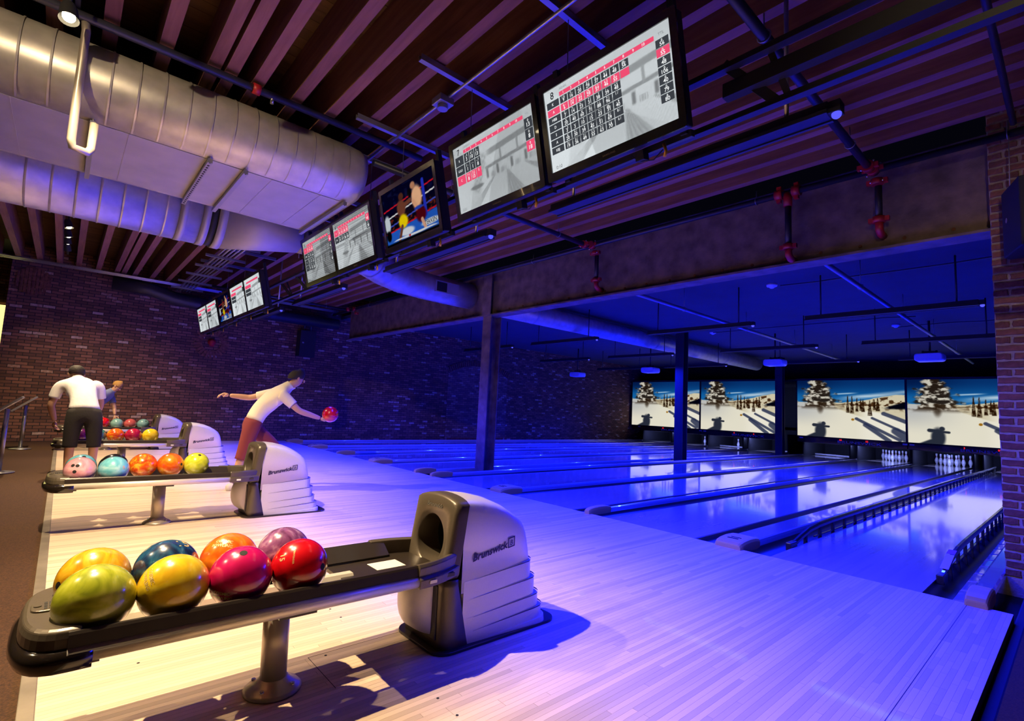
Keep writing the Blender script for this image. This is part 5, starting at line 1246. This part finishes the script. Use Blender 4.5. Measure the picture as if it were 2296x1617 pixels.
def dress():
    bpy.context.view_layer.update(); dg=bpy.context.evaluated_depsgraph_get()
    for body,segs,shirt,bottom,t,k,long in BODIES:
        me=bpy.data.meshes.new_from_object(body.evaluated_get(dg)); 
        body.modifiers.clear(); body.data=me
        def kind(c):
            best=9;kk='skin'
            for a,b,kd,r in segs:
                d=b-a; tt_=max(0,min(1,(c-a).dot(d)/max(1e-9,d.length_squared))); q=(c-a-d*tt_).length-r
                if q<best: best=q;kk=kd
            return kk
        kinds=[kind(p.center) for p in me.polygons]
        for nm,kd,off,mt in (('shirt','shirt',0.016*k,shirt),('trousers' if long else 'shorts','bottom',(0.014 if long else 0.024)*k,bottom)):
            mb=MB(); vm={}
            for p,q in zip(me.polygons,kinds):
                if q!=kd: continue
                f=[]
                for v in p.vertices:
                    if v not in vm: vm[v]=len(mb.v); mb.v.append(tuple(me.vertices[v].co+me.vertices[v].normal*off))
                    f.append(vm[v])
                mb.f.append(tuple(f)); mb.m.append(0); mb.s.append(True)
            o=part(nm,mb,mt,t); so=o.modifiers.new('thick','SOLIDIFY'); so.thickness=0.008; so.offset=-1
def person(label,J,skinm,shirt,bottom,hairm,shoem,facing,hd_up=(0,0,1),sleeve=0.55,hem=0.55,k=1.0,long=False):
    t=thing('person',label,'person',(0,0,0))
    g=lambda n:Vector(J[n])
    hip,wa,ch,nk,hd=g('hip'),g('waist'),g('chest'),g('neck'),g('head')
    pts=[];idx={};ed=[]
    def ap(n,p,r): idx[n]=len(pts); pts.append((*p,r))
    ap('hip',hip,(0.15*k,0.12*k)); ap('waist',wa,(0.135*k,0.105*k)); ap('chest',ch,(0.16*k,0.115*k)); ap('neckb',ch.lerp(nk,0.75),(0.075*k,0.07*k)); ap('neck',nk,0.052*k)
    f=Vector(facing).normalized(); hu=Vector(hd_up).normalized()
    ap('jaw',hd-hu*0.05*k+f*0.015*k,(0.066*k,0.075*k)); ap('crown',hd+hu*0.05*k,(0.078*k,0.09*k)); ap('top',hd+hu*0.095*k,(0.05*k,0.06*k))
    ed+=[(0,1),(1,2),(2,3),(3,4),(4,5),(5,6),(6,7)]
    for s in 'LR':
        sh,el,wr=g('sh'+s),g('el'+s),g('wr'+s); ap('sh'+s,sh,0.062*k); ap('el'+s,el,0.042*k); ap('fm'+s,el.lerp(wr,0.35),0.042*k); ap('wr'+s,wr,0.027*k)
        ed+=[(idx['chest'],idx['sh'+s]),(idx['sh'+s],idx['el'+s]),(idx['el'+s],idx['fm'+s]),(idx['fm'+s],idx['wr'+s])]
        hj,kn,an,to=g('hj'+s),g('kn'+s),g('an'+s),g('to'+s); ap('hj'+s,hj,0.088*k); ap('kn'+s,kn,0.057*k); ap('cf'+s,kn.lerp(an,0.3),0.056*k); ap('an'+s,an,0.036*k)
        ed+=[(idx['hip'],idx['hj'+s]),(idx['hj'+s],idx['kn'+s]),(idx['kn'+s],idx['cf'+s]),(idx['cf'+s],idx['an'+s])]
    body=skin_mesh('body',pts,ed,skinm,t)
    segs=[]
    def sg(a,b,kind,r=0.0): segs.append((Vector(a),Vector(b),kind,r))
    sg(wa.lerp(hip,0.85),wa,'shirt',0.12*k); sg(wa,ch,'shirt',0.12*k); sg(ch,ch.lerp(nk,0.70),'shirt',0.09*k); sg(hip,wa.lerp(hip,0.9),'bottom',0.12*k); sg(ch.lerp(nk,0.86),hd,'skin',0.05*k)
    for s in 'LR':
        sh,el,wr=g('sh'+s),g('el'+s),g('wr'+s); hj,kn,an=g('hj'+s),g('kn'+s),g('an'+s)
        sg(ch,sh,'shirt',0.07*k); sg(sh,sh.lerp(el,sleeve),'shirt',0.05*k); sg(sh.lerp(el,sleeve+0.04),el,'skin',0.04*k); sg(el,wr,'skin',0.03*k)
        sg(hip,hj,'bottom',0.09*k); e_=0.97 if long else 1.0
        if long: sg(hj,kn,'bottom',0.07*k); sg(kn,an,'bottom',0.045*k)
        else: sg(hj,hj.lerp(kn,hem+0.33),'bottom',0.08*k); sg(hj.lerp(kn,hem+0.38),kn,'skin',0.055*k); sg(kn,an,'skin',0.045*k)
    BODIES.append((body,segs,shirt,bottom,t,k,long))
    for s in 'LR':
        an,to=g('an'+s),g('to'+s); d=(to-an); d.z=0; d.normalize(); z=an.z-0.02
        b=MB(); rings=[]
        for q,w_,h_ in ((-0.07,0.030,0.06),(-0.04,0.040,0.085),(0.03,0.042,0.085),(0.09,0.046,0.06),(0.15,0.044,0.045),(0.185,0.028,0.03)):
            s2=Vector((-d.y,d.x,0)); c0=Vector((an.x,an.y,0))+d*q*k
            rings.append([tuple(c0+s2*u*w_*k+Vector((0,0,v*h_*k+J['floor']))) for u,v in ((-1,0),(1,0),(1,0.5),(0.6,1),(-0.6,1),(-1,0.5))])
        part('shoe',b.loft(rings,True),shoem,t,bev=0.0)
        wr=g('wr'+s); el=g('el'+s); hand(wr,J.get('hd'+s,wr-el),J.get('cu'+s,f),1 if s=='R' else -1,skinm,t)
    # hair, face
    b=MB(); rt=f.cross(hu).normalized(); rings=[]
    for i in range(9):
        a=PI*0.62*i/8; 
        rings.append([tuple(hd+hu*(0.045*k)+hu*math.cos(a)*0.112*k+(rt*math.cos(q)*0.092+f*(math.sin(q)*0.104-0.022))*max(math.sin(a),0.02)*k-(hu*0.02*k if math.sin(q)<0 else hu*0)) for q in [2*PI*j/18 for j in range(18)]])
    part('hair',b.loft(rings,True),hairm,t)
    fb=MB()
    for s in (-1,1): fb.sphere(hd+f*0.088*k+rt*s*0.030*k+hu*0.012*k,0.010*k,8,6)
    part('eyes',fb,M['hole'],t)
    part('nose',MB().sphere(hd+f*0.098*k-hu*0.018*k,0.014*k,8,6,sc=(1,1,1.4)),skinm,t)
    part('mouth',MB().bar(hd+f*0.086*k-hu*0.052*k-rt*0.02*k,hd+f*0.086*k-hu*0.052*k+rt*0.02*k,0.008*k,0.01*k),M['pinred'],t)
    eb=MB()
    for s in (-1,1): eb.sphere(hd+rt*s*0.078*k,0.020*k,8,6,sc=(0.6,1,1.4))
    part('ears',eb,skinm,t)
    return t
# man in white shirt bending over the third rack
person('person in white T-shirt and dark shorts bending over the third ball rack',dict(
  hip=(-6.93,-4.55,0.86),waist=(-7.02,-4.57,1.02),chest=(-7.22,-4.62,1.20),neck=(-7.38,-4.66,1.30),head=(-7.47,-4.68,1.36),
  shL=(-7.22,-4.84,1.20),elL=(-7.22,-4.90,0.93),wrL=(-7.34,-4.84,0.72),hdL=(-0.3,0.1,-1),cuL=(0,1,0),
  shR=(-7.22,-4.42,1.22),elR=(-7.28,-4.38,0.95),wrR=(-7.42,-4.44,0.73),hdR=(-0.3,-0.1,-1),cuR=(0,-1,0),
  hjL=(-6.93,-4.65,0.80),knL=(-6.90,-4.66,0.46),anL=(-6.90,-4.66,0.085),toL=(-7.1,-4.68,0.0),
  hjR=(-6.93,-4.45,0.80),knR=(-6.90,-4.42,0.46),anR=(-6.90,-4.41,0.085),toR=(-7.1,-4.41,0.0),floor=0.001),
  M['skin2'],M['shirtw'],M['shortd'],M['haird'],M['shoe'],(-0.85,-0.1,-0.5),(-0.5,0,0.85),hem=0.62)
# child lifting the red ball
person('child with blond hair and blue-grey shirt lifting a red ball from the farthest rack',dict(
  hip=(-11.55,-4.33,0.74),waist=(-11.52,-4.26,0.87),chest=(-11.45,-4.13,1.05),neck=(-11.40,-4.03,1.17),head=(-11.37,-3.96,1.25),
  shL=(-11.35,-4.25,1.05),elL=(-11.24,-4.24,0.84),wrL=(-11.12,-4.17,0.66),hdL=(0.2,0.3,-1),cuL=(0.2,0.2,-0.3),
  shR=(-11.56,-4.03,1.04),elR=(-11.52,-3.96,0.83),wrR=(-11.44,-3.94,0.66),hdR=(0.2,0.1,-1),cuR=(1,0,0),
  hjL=(-11.46,-4.36,0.69),knL=(-11.44,-4.32,0.40),anL=(-11.46,-4.38,0.075),toL=(-11.3,-4.3,0),
  hjR=(-11.64,-4.34,0.69),knR=(-11.62,-4.28,0.40),anR=(-11.66,-4.36,0.075),toR=(-11.5,-4.2,0),floor=0.001),
  M['skin'],M['shirtb'],M['jean'],M['hairb'],M['shoe'],(0.55,0.6,-0.55),(0.15,0.45,0.88),k=0.88,long=True,sleeve=0.5)
# bowler in a cream shirt on the approach behind the second hood
person('bowler in cream T-shirt lunging on the approach behind the second ball return',dict(
  hip=(-5.30,-2.92,0.86),waist=(-5.30,-2.84,1.01),chest=(-5.28,-2.66,1.20),neck=(-5.26,-2.50,1.36),head=(-5.25,-2.42,1.45),
  shL=(-5.46,-2.64,1.24),elL=(-5.62,-2.90,1.16),wrL=(-5.66,-3.14,1.18),hdL=(0,-1,0.1),cuL=(0,0,-1),
  shR=(-5.09,-2.64,1.22),elR=(-5.00,-2.44,1.02),wrR=(-4.97,-2.16,0.93),hdR=(0,1,-0.25),cuR=(0,0,1),
  hjL=(-5.39,-2.92,0.80),knL=(-5.40,-2.58,0.52),anL=(-5.39,-2.66,0.085),toL=(-5.39,-2.4,0),
  hjR=(-5.21,-2.94,0.80),knR=(-5.21,-3.02,0.43),anR=(-5.22,-3.10,0.085),toR=(-5.22,-2.9,0),floor=0.001),
  M['skin'],M['shirtc'],M['shortr'],M['haird'],M['shoe'],(0.1,0.98,-0.1),(0,0.25,0.97),hem=0.6)
ball((-4.97,-2.03,0.99),red,'red bowling ball held out by the bowler in the cream shirt',scale=5)
dress()
